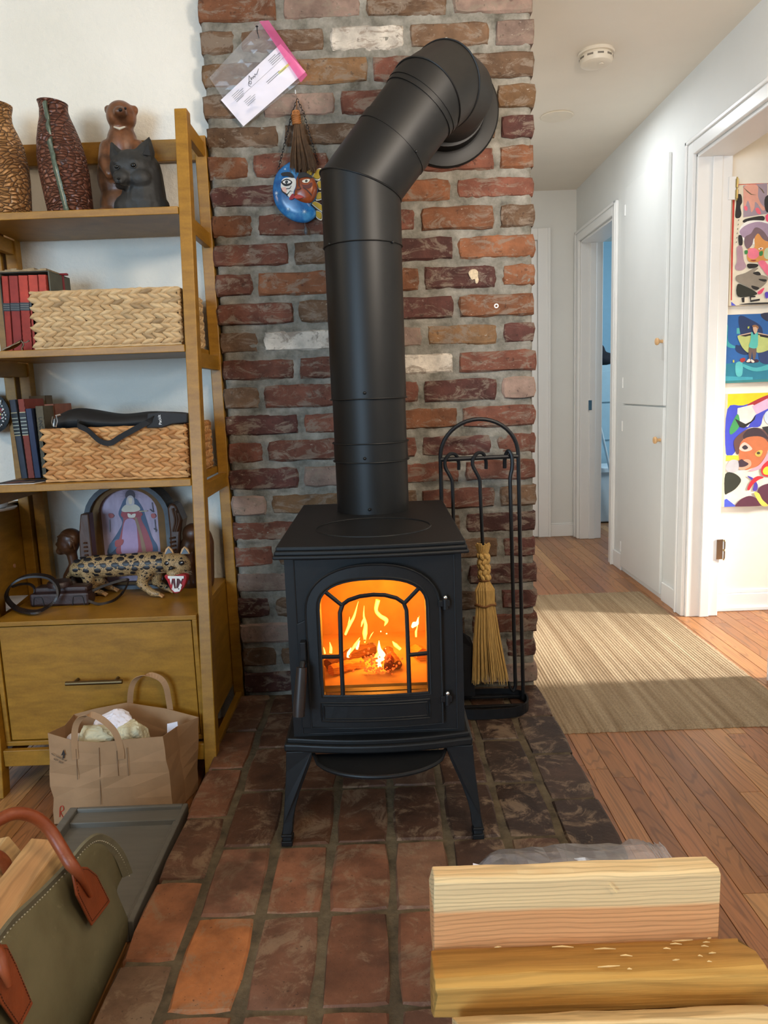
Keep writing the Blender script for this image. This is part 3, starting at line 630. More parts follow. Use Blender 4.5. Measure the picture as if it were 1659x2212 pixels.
edge = [1.5, 17, 38, 59, 81, 99]
ords = ['leftmost', 'second from the left', 'middle', 'second from the right', 'rightmost']
RC = [(172, 58, 42), (156, 54, 44), (178, 60, 44), (174, 62, 46), (176, 62, 46)]
for i in range(5):
    a = hy(edge[i], 592, -0.19); b = hy(edge[i+1], 592, -0.19); pb = hy(edge[i]+12.3, 757, -0.19)
    st = [(0.56+0.028*k, 0.564+0.028*k, (150, 140, 120)) for k in (0, 1, 2)] if i < 3 else []
    book('red volume with a black label band, %s of five in the slipcase' % ords[i] if i < 3 else 'red volume half behind the upper basket, %s of five' % ords[i], (edge[i]+12.3, 757), (edge[i]+0.6, 593), (b-a).length-0.0008, -0.19, 0.13, RC[i], (0.54, 0.645, (36, 34, 32)), RG, None, st, 1.272)
xa = hy(-1, 592, -0.19).x; xb = hy(101, 592, -0.19).x
SLIP = plain('grey_slipcase_board', srgb(92, 92, 80), 0.8, 0, 0.12, 25, 0.2, 200)
sc_ = thing('slipcase', 'worn grey slipcase holding the red volumes, with a red ribbon', 'slipcase', ((xa+xb)/2, -0.1, 1.267))
zt = hy(50, 588, -0.19).z
MB().box(xa-0.006, xa-0.002, -0.185, -0.035, 1.267, zt).box(xb+0.001, xb+0.005, -0.185, -0.035, 1.267, zt).box(xa-0.006, xb+0.005, -0.185, -0.035, zt, zt+0.003).box(xa-0.006, xb+0.005, -0.038, -0.035, 1.267, zt).box(xa-0.006, xb+0.005, -0.185, -0.035, 1.267, 1.2705).build('case', SLIP, sc_, bevel=0.0008)
mb = MB()
for k in range(8): x = xa+(xb-xa)*k/8; mb.box(x, x+(xb-xa)/8, -0.192, -0.10, zt+0.002, zt+0.006+0.0025*(k % 3))
mb.build('worn_top_edge', plain('frayed_board', srgb(150, 130, 100), 0.9, 0, 0.3, 60), sc_)
MB().box(xb+0.0045, xb+0.0062, -0.095, -0.082, 1.30, zt+0.004).box(xb-0.01, xb+0.02, -0.095, -0.082, zt+0.003, zt+0.0085).build('ribbon', flat((140, 20, 32)), sc_)
BO = 'old books beside the lower basket'
W_ = (170, 176, 160)
def t_of(a, b, Y): return abs(hy(b, 950, Y).x-hy(a, 950, Y).x)
ys = -0.20
g1 = [(0.545, 0.555, (180, 170, 130)), (0.83, 0.84, (180, 170, 130))]+[(0.58+0.045*k, 0.59+0.045*k, W_) for k in range(5)]
book('dark blue-grey book with a black and gilt spine label, leftmost of the leaning books', (46, 1031), (18.7, 861), t_of(48, 62, ys), ys, 0.13, (62, 70, 84), (0.555, 0.83, (24, 28, 28)), BO, None, g1, 0.896)
book('brick-red book with a black and gilt spine label, second of the leaning books', (61, 1031), (37.4, 860), t_of(62, 76, ys), ys, 0.13, (132, 58, 44), (0.555, 0.83, (26, 20, 18)), BO, None, g1, 0.896)
book('navy blue book with a faded spine, between the brick-red and olive books', (75, 1031), (54, 881), t_of(74, 88, ys), ys, 0.12, (48, 56, 82), None, BO, None, [], 0.896)
book('olive-brown book with dark lettering on its spine, right beside the lower basket', (92, 1031), (75.5, 876), t_of(92, 109, ys), ys, 0.12, (92, 82, 62), None, BO, ('UNCLE W', 0.68, 0.016, (40, 36, 30)), [], 0.896)
book('tan-red book standing behind the left end of the lower basket', (115, 1031), (95, 878), t_of(95, 117, -0.13), -0.13, 0.13, (140, 84, 62), None, BO, None, [], 0.896)
book('drab brown taller book at the back, behind the olive-brown book', (84, 1028), (63, 861), t_of(63, 98, -0.05), -0.055, 0.05, (104, 84, 58), None, BO, None, [], 0.896)
cdm = MB(); q = [hz(-30, 1046, 0.8935), hz(30, 1029, 0.8935), hz(101, 1031, 0.8935), hz(74, 1046, 0.8935)]
q = [Vector((-1.118, -0.338, 0.8935)), Vector((-1.11, -0.225, 0.8935)), Vector((-0.962, -0.24, 0.8935)), Vector((-0.99, -0.338, 0.8935))]
card = thing('photo_card', 'dark printed card lying at the front left of the lower shelf', 'card', q[0])
MB().prism(q, (0, 0, 0.0015)).build('sheet', flat((226, 222, 214)), card)
def PC(x, y): return q[0].lerp(q[3], x).lerp(q[1].lerp(q[2], x), y)
paint_layers('print', card, [((58, 58, 66), 0, [(.03, .04), (.96, .04), (.97, .96), (.03, .96)]), ((112, 66, 54), 1, [(.2, .3), (.4, .2), (.5, .6), (.3, .7)]), ((150, 130, 110), 1, [(.6, .2), (.8, .3), (.75, .5), (.6, .4)]), ((40, 40, 46), 1, [(.5, .6), (.9, .6), (.8, .9), (.5, .85)])], PC, 0.0017, 0.0002, (0, 0, 1))
# silver leaf ornament at the shelf front
SIL = plain('tarnished_silver', srgb(150, 136, 116), 0.32, 0.9, 0.2, 40)
p = hy(32, 752, -0.265); p.z = 1.2672
so = thing('silver_ornament', 'small tarnished silver leaf-shaped dish at the left front of the second shelf', 'ornament', p)
mb = MB(); vs = []; nx, ny = 13, 7
for i in range(nx):
    u = i/(nx-1); wd = 0.021*sin(pi*(0.08+0.88*u))**0.7
    for j in range(ny):
        v = j/(ny-1)*2-1; vs.append(p+Vector((-0.034+0.055*u, v*wd, 0.003+0.024*u*u**0.3+0.006*(1-abs(v))+0.0012*sin(14*v))))
fs = [(i*ny+j, (i+1)*ny+j, (i+1)*ny+j+1, i*ny+j+1) for i in range(nx-1) for j in range(ny-1)]
mb.add(vs, fs); o = mb.build('leaf', SIL, so, smooth=True); o.modifiers.new('thick', 'SOLIDIFY').thickness = 0.0015
mb = MB().tube(spline([p+Vector((0.020, 0, 0.030)), p+Vector((0.026, 0, 0.018)), p+Vector((0.022, -0.004, 0.008)), p+Vector((0.024, -0.006, 0.001))]), 0.0022, 8)
mb.tube(spline([p+Vector((0.022, 0, 0.026)), p+Vector((0.032, 0, 0.024)), p+Vector((0.04, 0, 0.027))]), 0.0014, 6).ball(p+Vector((0.042, 0, 0.028)), 0.0028, 8, 6)
mb.build('stem_foot', SIL, so, smooth=True)

# ------------------------------------------------------------------ woven baskets
def m_reed(name, a, b):
    m = N(name); oi = m.new('ShaderNodeObjectInfo'); n = m.noise(m.co((60, 60, 260), True), 1.0, 4)
    c = m.ramp(oi.outputs['Random'], (0.0, a), (0.5, tuple((x+y)/2 for x, y in zip(a, b))), (0.85, b), (1.0, tuple(x*0.62 for x in a[:3])+(1,)))
    m.col(m.mix(0.8, c, m.ramp(n, (0.3, 0.72), (0.7, 1.15)), 'MULTIPLY')); m.r(0.6, 0, 0.35); m.bump(n, 0.3, 0.001); return m.m
REED1 = m_reed('pale_seagrass', srgb(188, 154, 110), srgb(206, 176, 132)); REED2 = m_reed('brown_seagrass', srgb(180, 122, 70), srgb(206, 158, 104))
DARKB = plain('basket_shadow_core', srgb(88, 60, 36), 0.9)
def leafmesh(L, W, T):
    """one plaited strand: a lens-shaped domed sliver lying in the X-Z plane, outward = -Y"""
    xs = [-1, -0.72, -0.3, 0.3, 0.72, 1]; ws = [0, .62, 1, 1, .62, 0]; hs = [0.15, .7, 1, 1, .7, 0.15]; vs = []; fs = []
    for x, ww, hh in zip(xs, ws, hs):
        if ww == 0: vs.append((x*L/2, -T*hh, 0))
        else: vs += [(x*L/2, 0, -W/2*ww), (x*L/2, -T*hh*0.85, -W/4*ww), (x*L/2, -T*hh, W/6*ww), (x*L/2, 0, W/2*ww)]
    for j in range(3): fs.append((0, 1+j, 2+j))
    for i in range(3): a = 1+4*i; fs += [(a+j, a+4+j, a+5+j, a+1+j) for j in range(3)]
    a = 1+4*3
    for j in range(3): fs.append((a+j, 17, a+1+j))
    return vs, fs
def basket(label, x0, x1, y0, y1, z0, z1, reed, flipdir, rows):
    b = thing('woven_basket', label, 'basket', ((x0+x1)/2, (y0+y1)/2, z0), None)
    g = 0.006; mb = MB(); th = 0.006
    mb.box(x0+g, x1-g, y0+g, y0+g+th, z0+.003, z1-.004).box(x0+g, x1-g, y1-g-th, y1-g, z0+.003, z1-.004).box(x0+g, x0+g+th, y0+g, y1-g, z0+.003, z1-.004).box(x1-g-th, x1-g, y0+g, y1-g, z0+.003, z1-.004).box(x0+g, x1-g, y0+g, y1-g, z0+.002, z0+.008)
    mb.build('core', DARKB, b)
    v, f = leafmesh(0.043, 0.0165, 0.008); me = bpy.data.meshes.new('strand'); me.from_pydata(v, [], f); me.polygons.foreach_set('use_smooth', [True]*len(f)); me.materials.append(reed)
    bm = bmesh.new(); bm.from_mesh(me); bmesh.ops.recalc_face_normals(bm, faces=bm.faces); bm.to_mesh(me); bm.free()
    rr = random.Random(int(x0*1000)+rows); hh = (z1-z0-0.012)/rows
    def put(M):
        o = bpy.data.objects.new('strand', me); COL.objects.link(o); o.matrix_basis = M; par(o, b); 
    for r_ in range(rows):
        z = z0+0.008+hh*(r_+0.5); sg = (1 if r_ % 2 else -1)*flipdir
        n = int((x1-x0)/0.0265)
        for i in range(n):
            x = x0+0.016+(x1-x0-0.030)*i/(n-1)+0.004*(r_ % 3); x = min(x, x1-0.017)
            put(Matrix.Translation((x, y0+g, z+rr.uniform(-.001, .001))) @ Matrix.Rotation(sg*radians(21+rr.uniform(-5, 5)), 4, 'Y') @ Matrix.Diagonal((rr.uniform(.92, 1.08), 1, rr.uniform(.9, 1.1)*hh/0.0135, 1)))
        n = int((y1-y0)/0.0275)
        for i in range(n):
            y = y0+0.018+(y1-y0-0.034)*i/(n-1)
            put(Matrix.Translation((x1-g, y, z)) @ Matrix.Rotation(radians(90), 4, 'Z') @ Matrix.Rotation(sg*radians(22+rr.uniform(-5, 5)), 4, 'Y') @ Matrix.Diagonal((1, 1, hh/0.0135, 1)))
    for zz, nm in ((z1-0.004, 'rim'), (z0+0.0042, 'base_rim')):
        pts = []; N_ = 26
        cs = [(x0+g, y0+g), (x1-g, y0+g), (x1-g, y1-g), (x0+g, y1-g)]
        for k in range(4):
            a, c = cs[k], cs[(k+1) % 4]
            for i in range(N_): pts.append((a[0]+(c[0]-a[0])*i/N_, a[1]+(c[1]-a[1])*i/N_, zz))
        MB().tube(pts, [0.0034 if i % 3 else 0.0048 for i in range(len(pts))], 6, closed=True).build(nm, reed, b, smooth=True)
    return b
basket('pale plaited seagrass basket on the second shelf, half hiding the red volumes', -0.975, -0.551, -0.285, 0.005, 1.2675, 1.4285, REED1, 1, 11)
basket('browner plaited seagrass basket on the lower shelf holding a folded black bag', -0.966, -0.551, -0.326, 0.0, 0.8935, 1.0465, REED2, -1, 11)
# black cooler bag folded into the lower basket
NYL = plain('black_nylon', (0.012, 0.012, 0.013, 1), 0.7, 0, 0.2, 30, 0.4, 40)
cbp = hy(260, 915, -0.2)
cbag = thing('cooler_bag', 'folded black fabric cooler bag with a dangling strap, lying in the lower basket', 'bag', cbp)
top = [(122, 899), (145, 884), (170, 879), (200, 884), (240, 893), (282, 894), (315, 888), (350, 888), (385, 889), (408, 893)]
mb = MB(); pts = [hy(x, y+26, -0.2) for x, y in top]; vs = []; m = 12
for i, (x, y) in enumerate(top):
    t_ = hy(x, y, -0.22); zb = 1.028
    for j in range(m):
        a = 2*pi*j/m; hgt = (t_.z-zb)/2; vs.append(Vector((t_.x, -0.20+0.098*cos(a), zb+hgt+hgt*sin(a)+0.004*sin(5*i+3*j))))
mb.add(vs, [(i*m+j, i*m+(j+1) % m, (i+1)*m+(j+1) % m, (i+1)*m+j) for i in range(len(top)-1) for j in range(m)]+[tuple(range(m))[::-1], tuple(range((len(top)-1)*m, len(top)*m))])
o = mb.build('body', NYL, cbag, smooth=True); ss = o.modifiers.new('sub', 'SUBSURF'); ss.levels = 2; ss.render_levels = 2
mb = MB().ribbon(spline([hy(168, 912, -0.30), hy(170, 920, -0.335), hy(190, 930, -0.342), hy(215, 952, -0.342), hy(238, 957, -0.342), hy(262, 943, -0.342), hy(300, 922, -0.342), hy(330, 905, -0.336), hy(338, 895, -0.30)]), 0.0155, 0.0025, lambda i: (0.0, -0.25, 1) if 10 < i < 40 else (0.3, -0.3, 1))
mb.build('strap', NYL, cbag)
fl = MB().prism([hy(x, y, -0.335) for x, y in ((318, 893), (352, 889), (404, 893), (404, 913), (372, 916), (350, 924), (316, 925))], (0, 0.012, 0)); fl.build('flap', NYL, cbag, bevel=0.003)
text('maker_name', 'PackIt', 0.0115, hy(345.5, 907, -0.3365), hy(343, 890, -0.3365)-hy(348, 924, -0.3365), (-1, 0, 0), flat((235, 235, 235)), cbag)
mb = MB().tube([hy(x, y, -0.325) for x, y in ((114, 900), (112, 912), (115, 921))], 0.0022, 8).tube([hy(x, y, -0.328) for x, y in ((122, 898), (124, 910), (121, 922), (117, 922), (118, 905))], 0.0022, 8, closed=True).tube([hy(120, 899, -0.325), hy(131, 896, -0.32)], 0.004, 8)
mb.build('zip_pull', CHROME, cbag, smooth=True)
# ------------------------------------------------------------------ cabinet top: shrine, bookends, leopard, camera
ZT = 0.511
def RP(x, y, Y=-0.07): return hy(x, y, Y)
cx = (RP(188, 1150).x+RP(372, 1150).x)/2; HWO = (RP(372, 1150).x-RP(188, 1150).x)/2
ret = thing('painted_shrine', 'arched wooden shrine painted with a robed holy woman, behind the leopard', 'shrine', (cx, -0.05, ZT))
def arch(hw, zb, zs, rise, n=16, x0=None):
    x0 = cx if x0 is None else x0
    return [(x0-hw, zb), (x0+hw, zb), (x0+hw, zs)]+[(x0+hw*cos(pi*i/n), zs+rise*sin(pi*i/n)) for i in range(1, n)]+[(x0-hw, zs)]
def archring(mb, A, B, y0, y1):
    n = len(A); vs = [(x, y0, z) for x, z in A]+[(x, y0, z) for x, z in B]+[(x, y1, z) for x, z in A]+[(x, y1, z) for x, z in B]; fs = []
    for i in range(n):
        j = (i+1) % n; fs += [(i, j, n+j, n+i), (2*n+i, 3*n+i, 3*n+j, 2*n+j), (i, 2*n+i, 2*n+j, j), (n+i, n+j, 3*n+j, 3*n+i)]
    mb.add(vs, fs)
O = arch(HWO, ZT, 0.745, 0.118); I1 = arch(HWO-0.016, ZT+.012, 0.745, 0.104); PI_ = arch(0.094, ZT+.02, 0.762, 0.074)
mb = MB(); archring(mb, O, I1, -0.085, 0.0); mb.build('outer_frame', plain('weathered_blue_grey', srgb(92, 98, 104), 0.75, 0, 0.2, 30), ret)
mb = MB(); archring(mb, I1, PI_, -0.068, 0.0); mb.build('inner_frame', plain('olive_brown_paint', srgb(112, 78, 34), 0.7, 0, 0.25, 20), ret)
mb = MB(); mb.prism([(x, -0.050, z) for x, z in PI_], (0, 0.02, 0)); mb.build('panel', plain('faded_mauve_paint', srgb(176, 160, 180), 0.7, 0, 0.12, 25, stretch=(3, 1, 1)), ret)
# figure coordinates: crop of the photo measured in pixels
def F(x, y): return hy(90+x/4.366, 1030+y/4.366, -0.0505)
lay = [((70, 60, 70), 0, [(835+r*cos(a)*0.9, 175+r*sin(a)) for k in range(40) for a, r in ((k*2*pi/40, 52), (k*2*pi/40+0.03, 118 if k % 2 else 95), (k*2*pi/40+0.06, 52))]),
 ((74, 92, 120), 1, [(790, 200), (880, 200), (950, 290), (985, 390), (1040, 560), (1095, 660), (1070, 730), (900, 750), (640, 740), (640, 650), (720, 520), (760, 430), (725, 350), (750, 270)]),
 ((160, 84, 92), 1, [(760, 320), (930, 320), (940, 400), (1000, 520), (1050, 690), (960, 735), (760, 735), (700, 700), (740, 560), (770, 410)]),
 ((178, 150, 184), 1, [(790, 410), (880, 410), (905, 560), (900, 720), (760, 730), (760, 560)]),
 ((150, 120, 96), 1, [(880, 400), (905, 400), (975, 640), (985, 725), (955, 725), (925, 560)]),
 ((206, 198, 180), 1, [(795, 262), (890, 262), (930, 310), (840, 335), (755, 320)]),
 ((196, 186, 186), 1, [(808, 195), (838, 175), (868, 195), (872, 262), (800, 262)]),
 ((224, 208, 184), 1, [(822, 200), (854, 200), (852, 245), (838, 258), (824, 245)]),
 ((160, 70, 76), 1, [(765, 335), (935, 335), (940, 370), (845, 385), (762, 380)]),
 ((226, 214, 200), 1, [(812, 345), (838, 350), (848, 360), (860, 350), (888, 348), (880, 380), (850, 385), (820, 380)]),
 ((96, 120, 150), 1, [(640, 640), (700, 590), (745, 610), (690, 690), (640, 720)]), ((170, 84, 84), 1, [(700, 600), (770, 590), (760, 640), (700, 660)]),
 ((168, 92, 92), 1, [(632, 350), (660, 343), (686, 365), (665, 388), (640, 380)]), ((172, 92, 90), 1, [(1035, 350), (1065, 345), (1080, 370), (1060, 390), (1038, 380)]),
 ((60, 66, 70), 0, [(1040, 240), (1046, 240), (1060, 335), (1054, 335)]), ((60, 66, 70), 0, [(1066, 400), (1072, 400), (1084, 520), (1078, 520)]), ((60, 66, 70), 0, [(1025, 300), (1050, 325), (1050, 332), (1022, 308)]), ((60, 66, 70), 0, [(1060, 480), (1090, 500), (1090, 508), (1060, 490)]), ((120, 130, 140), 0, [(640, 400), (646, 400), (652, 520), (646, 520)]),
 ((190, 170, 130), 0, [(925, 320), (1000, 315), (1000, 322), (925, 330)])]
paint_layers('painted_figure', ret, lay, F, 0.0, 0.00025, (0, -1, 0))
CARV = plain('dark_carved_wood', srgb(72, 42, 22), 0.4, 0, 0.35, 26, 0.35, 70, stretch=(1, 1, 0.4))
def BP(x, y, Y=-0.16): return hy(x, y, Y)
be = thing('carved_bookend', 'carved dark wood bookend with a head facing left, left of the painted shrine', 'bookend', (BP(160, 1200).x, -0.1, ZT))
xb_ = BP(186, 1150).x
MB().prism([(BP(190, 1100).x, -0.16, ZT), (BP(190, 1100).x, -0.16, 0.775), (BP(172, 1100).x, -0.16, 0.775), (BP(166, 1120).x, -0.16, 0.71), (BP(168, 1160).x, -0.16, 0.66), (BP(170, 1200).x, -0.16, ZT)], (0, 0.04, 0)).build('back_slab', CARV, be, bevel=0.004)
mb = MB()
for k in range(9): z = 0.58+0.013*k; mb.tube([(BP(176, 1150).x+0.004, -0.163, z), (BP(186, 1150).x, -0.163, z)], 0.003, 6)
mb.build('carved_ridges', CARV, be)
h = BP(148, 1172, -0.12)
blob('head_and_neck', [('s', h, (0.034, 0.034, 0.040)), ('s', h+Vector((0.008, 0, 0.014)), (0.036, 0.036, 0.032)), ('s', h+Vector((-0.033, 0, -0.004)), (0.009, 0.009, 0.008)), ('s', h+Vector((-0.026, 0, -0.026)), (0.016, 0.018, 0.013)), ('c', [h+Vector((0.006, 0, -0.03)), h+Vector((0.010, 0, -0.07)), h+Vector((0.0, 0, -0.105)), (h.x+0.0, h.y, ZT+0.02)], [0.017, 0.015, 0.026, 0.036]), ('s', h+Vector((0.018, -0.03, -0.002)), (0.007, 0.007, 0.012))], 0.004, CARV, be, 3)
mb = MB()
for k in range(7): mb.tube(spline([h+Vector((-0.026+0.004*k, -0.016-0.002*k, 0.022+0.001*k)), h+Vector((0.0+0.004*k, -0.031, 0.034-0.004*k)), h+Vector((0.028, -0.030+0.001*k, 0.018-0.006*k))]), 0.0022, 6)
stuff(mb.build('carved_hair', CARV, be, smooth=True))
BP = lambda x, y, Y=-0.10: hy(x, y, Y)
be2 = thing('carved_bookend', 'carved dark wood bookend with raised hands, right of the shrine and behind the post', 'bookend', (BP(400, 1200).x, -0.1, ZT))
a0 = BP(378, 1180)
MB().prism([(BP(364, 1200).x, -0.10, ZT), (BP(362, 1100).x, -0.10, 0.70), (BP(360, 1090).x, -0.10, 0.775), (BP(366, 1080).x, -0.10, 0.790), (BP(378, 1082).x, -0.10, 0.785), (BP(392, 1100).x, -0.10, 0.735), (BP(388, 1140).x, -0.10, 0.69), (BP(380, 1200).x, -0.10, ZT)], (0, 0.07, 0)).build('raised_hand_slab', CARV, be2, bevel=0.006)
mb = MB()
for k in range(10): z = 0.56+0.013*k; mb.tube([(BP(366, 1150).x, -0.103, z), (BP(378, 1150).x, -0.103, z+0.003)], 0.0035, 6)
for k in range(3): mb.tube(spline([(BP(372+6*k, 1085).x, -0.104, 0.775-0.008*k), (BP(378+5*k, 1110).x, -0.106, 0.735), (BP(374+4*k, 1140).x, -0.104, 0.70)]), 0.004, 6)
mb.build('carved_fingers', CARV, be2, smooth=True)
h = BP(418, 1152, -0.08); blob('crouched_body', [('s', h, (0.036, 0.034, 0.034)), ('s', h+Vector((0.03, 0, -0.02)), (0.03, 0.03, 0.04)), ('c', [h, h+Vector((-0.03, 0, -0.06)), (h.x-0.02, h.y, ZT+0.02)], [0.026, 0.026, 0.032]), ('c', [h+Vector((0.03, 0, -0.03)), (h.x+0.02, h.y, ZT+0.02)], [0.034, 0.036])], 0.005, CARV, be2, 3)
# leopard
def m_leopard():
    m = N('spotted_leopard_paint'); co = m.co()
    v1 = m.new('ShaderNodeTexVoronoi', feature='DISTANCE_TO_EDGE'); m.L(co, v1.inputs['Vector']); v1.inputs['Scale'].default_value = 300
    c = m.mix(m.ramp(v1.outputs['Distance'], (0.05, 0.0), (0.13, 1.0)), srgb(58, 42, 30), srgb(196, 162, 112))
    for sc, th in ((64, 0.24),):
        v = m.new('ShaderNodeTexVoronoi'); m.L(m.co((1, 0.7, 1.25)), v.inputs['Vector']); v.inputs['Scale'].default_value = sc; v.inputs['Randomness'].default_value = 0.75
        c = m.mix(m.ramp(v.outputs['Distance'], (th, 1.0), (th+0.03, 0.0)), c, srgb(26, 24, 26))
    m.col(c); m.r(0.5); return m.m
LEO = m_leopard()
f1 = hz(344, 1287, ZT+0.004); f2 = hz(363, 1280, ZT+0.004); f3 = hz(222, 1284, ZT+0.004); f4 = hz(243, 1278, ZT+0.004); LY = (f1.y+f3.y)/2+0.012
def LP(x, y, dy=0): return hy(x, y, LY+dy)
leo = thing('leopard_carving', 'painted wooden leopard with black spots and an open red mouth, on the cabinet top', 'carving', LP(270, 1290))
bd = [LP(168, 1230), LP(195, 1224), LP(240, 1222), LP(285, 1219), LP(325, 1216), LP(355, 1215)]
blob('body', [('c', bd, [0.026, 0.035, 0.036, 0.036, 0.037, 0.034]), ('c', [LP(325, 1222, -0.012), LP(305, 1262, -0.012), f1+Vector((-0.02, 0, 0.010)), f1+Vector((0.0, -0.004, 0.006))], [0.026, 0.018, 0.012, 0.009]), ('c', [LP(340, 1222, 0.012), LP(338, 1258, 0.015), f2+Vector((-0.012, 0.02, 0.010)), f2+Vector((0.0, 0.012, 0.006))], [0.024, 0.016, 0.011, 0.008]),
   ('c', [LP(188, 1232, -0.010), LP(192, 1256, -0.012), f3+Vector((-0.024, 0, 0.012)), f3+Vector((0, -0.003, 0.006))], [0.026, 0.017, 0.011, 0.009]), ('c', [LP(205, 1232, 0.012), LP(218, 1256, 0.014), f4+Vector((-0.016, 0.02, 0.010)), f4+Vector((0, 0.014, 0.006))], [0.024, 0.015, 0.011, 0.008]), ('c', [LP(172, 1232), LP(158, 1236, 0.01), LP(147, 1246, 0.012)], [0.018, 0.011, 0.008])], 0.0042, LEO, leo, 3)
hd = blob('head', [('s', LP(384, 1222, -0.012), (0.042, 0.036, 0.040)), ('s', LP(376, 1238, -0.042), (0.024, 0.020, 0.017)), ('s', LP(370, 1215, -0.02), (0.03, 0.03, 0.03))], 0.0042, LEO, leo, 3)
BLK = plain('black_gloss_paint', (0.01, 0.01, 0.012, 1), 0.3); TAN = plain('tan_paint', srgb(196, 150, 100), 0.5); RED = plain('red_gloss_paint', srgb(176, 42, 52), 0.3, 0, 0.05); WHI = plain('white_gloss_paint', srgb(235, 230, 226), 0.3, 0, 0.02)
SPOT = plain('black_spot_paint', (0.012, 0.011, 0.013, 1), 0.45); rsp = random.Random(14)
def Rb(x):
    ks = [(160, 0.024), (168, 0.026), (195, 0.035), (325, 0.0365), (355, 0.034), (370, 0.032)]
    for (a, ra), (b, rb2) in zip(ks, ks[1:]):
        if a <= x <= b: return ra+(rb2-ra)*(x-a)/(b-a)
    return 0.03
for row, (ang, x_0, stp, sz) in enumerate(((78, 184, 27, 0.0088), (48, 172, 25, 0.0096), (20, 184, 24, 0.0092), (-8, 170, 26, 0.0090), (-34, 186, 27, 0.0078))):
    x = x_0
    while x < 352:
        c = LP(x, 1223.5-0.043*(x-195), 0.0); R_ = Rb(x)+0.0016; a = radians(ang+rsp.uniform(-6, 6)); sx_ = sz*1.15*rsp.uniform(0.85, 1.15); sy_ = sz*rsp.uniform(0.68, 0.85); rim_ = []
        for i in range(14):
            t_ = 2*pi*i/14; aa = a+sy_*sin(t_)/R_; rim_.append(c+Vector((sx_*cos(t_), -cos(aa)*(R_-0.0004), sin(aa)*(R_-0.0004))))
        ctr = c+Vector((0, -cos(a)*(R_+0.0012), sin(a)*(R_+0.0012))); m_ = MB(); m_.add(rim_+[ctr], [(i, (i+1) % 14, 14) for i in range(14)]); m_.build('spot', SPOT, leo, smooth=True, angle=80)
        x += stp*rsp.uniform(0.9, 1.1)
for x in (364.5, 399):
    e = MB().prism([LP(x-11, 1198, -0.012), LP(x-7, 1186, -0.010), LP(x-1, 1180, -0.008), LP(x+7, 1187, -0.010), LP(x+11, 1197, -0.012)], (0, 0.008, 0)).build('ear', TAN, leo, bevel=0.002)
    MB().prism([LP(x-8, 1197, -0.014), LP(x-1, 1184, -0.0115), LP(x+8, 1196, -0.014)], (0, 0.004, 0)).build('inner_ear', plain('blue_black_paint', (0.012, 0.014, 0.022, 1), 0.4), e)
for x, y in ((361, 1217), (392, 1216)):
    e = MB().ball(LP(x, y, -0.045), (0.0095, 0.006, 0.0075), 14, 8).build('eye', BLK, leo, smooth=True)
    MB().ball(LP(x+1, y-1, -0.0515), 0.002, 8, 6).build('glint', WHI, e, smooth=True)
MB().ball(LP(370, 1227, -0.062), (0.008, 0.006, 0.006), 12, 8).build('nose', BLK, leo, smooth=True)
jw = MB(); jw.prism(smoothpoly([LP(355, 1243, -0.055), LP(380, 1242, -0.060), LP(402, 1243, -0.055), LP(400, 1262, -0.055), LP(390, 1278, -0.055), LP(377, 1282, -0.055), LP(368, 1272, -0.055), LP(361, 1256, -0.055)], 3), (0, 0.035, 0)); jaw = jw.build('open_mouth', RED, leo, bevel=0.003)
MB().prism([LP(367, 1250, -0.0575), LP(395, 1250, -0.0575), LP(389, 1270, -0.0575), LP(377, 1274, -0.0575)], (0, 0.0018, 0)).build('mouth_cavity', plain('dark_red_paint', srgb(84, 20, 26), 0.4), jaw)
mb = MB()
for pts in (((362, 1244.5), (397, 1244.5), (397, 1250), (363, 1250)), ((366, 1249), (372, 1249), (369, 1264)), ((378, 1249), (382, 1249), (380.5, 1274)), ((386, 1249), (394, 1249), (391, 1256)), ((371, 1274), (374, 1259), (377, 1273)), ((384, 1272), (389, 1260), (393, 1264), (388, 1277)), ((370, 1272), (392, 1270), (388, 1278), (377, 1279))):
    mb.prism([LP(x, y, -0.0615) for x, y in pts], (0, 0.003, 0))
mb.build('teeth', WHI, jaw, bevel=0.0005)
mb = MB()
for f, k in ((f1, -0.006), (f2, 0.010), (f3, -0.005), (f4, 0.012)):
    for j in range(4): mb.tube([f+Vector((0.004, k+0.004*(j-1.5), 0.006)), f+Vector((0.016, k+0.006*(j-1.5)-0.004, 0.0)), ], [0.0038, 0.0028], 6)
mb.build('toes', TAN, leo, smooth=True)
mb = MB(); rw = random.Random(2)
for k in range(16):
    s = 1 if k % 2 else -1; a = LP(376+s*16, 1236, -0.045); mb.tube(spline([a, a+Vector((s*0.014, -0.006, 0.004*(rw.random()-.3))), a+Vector((s*(0.026+0.008*rw.random()), -0.004, 0.016*(rw.random()-.6)))], 3), 0.0004, 4)
stuff(mb.build('whiskers', plain('bristle', srgb(120, 100, 70)), leo))
# camera in its leather case
CASE = plain('dark_brown_leather', srgb(52, 32, 28), 0.38, 0, 0.15, 40, 0.25, 200)
k0 = hz(62, 1314, ZT); k1 = hz(190, 1310, ZT); ky = (k0.y+k1.y)/2+0.01
cm = thing('camera_case', 'dark brown leather camera case with a long strap, front of the cabinet top', 'camera case', ((k0.x+k1.x)/2, ky, ZT))
mb = MB().box(k0.x, k1.x, ky, ky+0.055, ZT, ZT+0.040); mb.build('lower_half', CASE, cm, bevel=0.007)
MB().box(k0.x+0.012, k1.x-0.004, ky+0.008, ky+0.058, ZT+0.038, ZT+0.058).build('upper_half', CASE, cm, bevel=0.008)
lx = hy(127, 1270, ky+0.02).x
MB().lathe([(0.036, 0.0), (0.036, 0.012), (0.033, 0.016), (0.026, 0.017)], (lx, ky+0.03, ZT+0.056), 28).build('lens_hood', CASE, cm, smooth=True)
mb = MB()
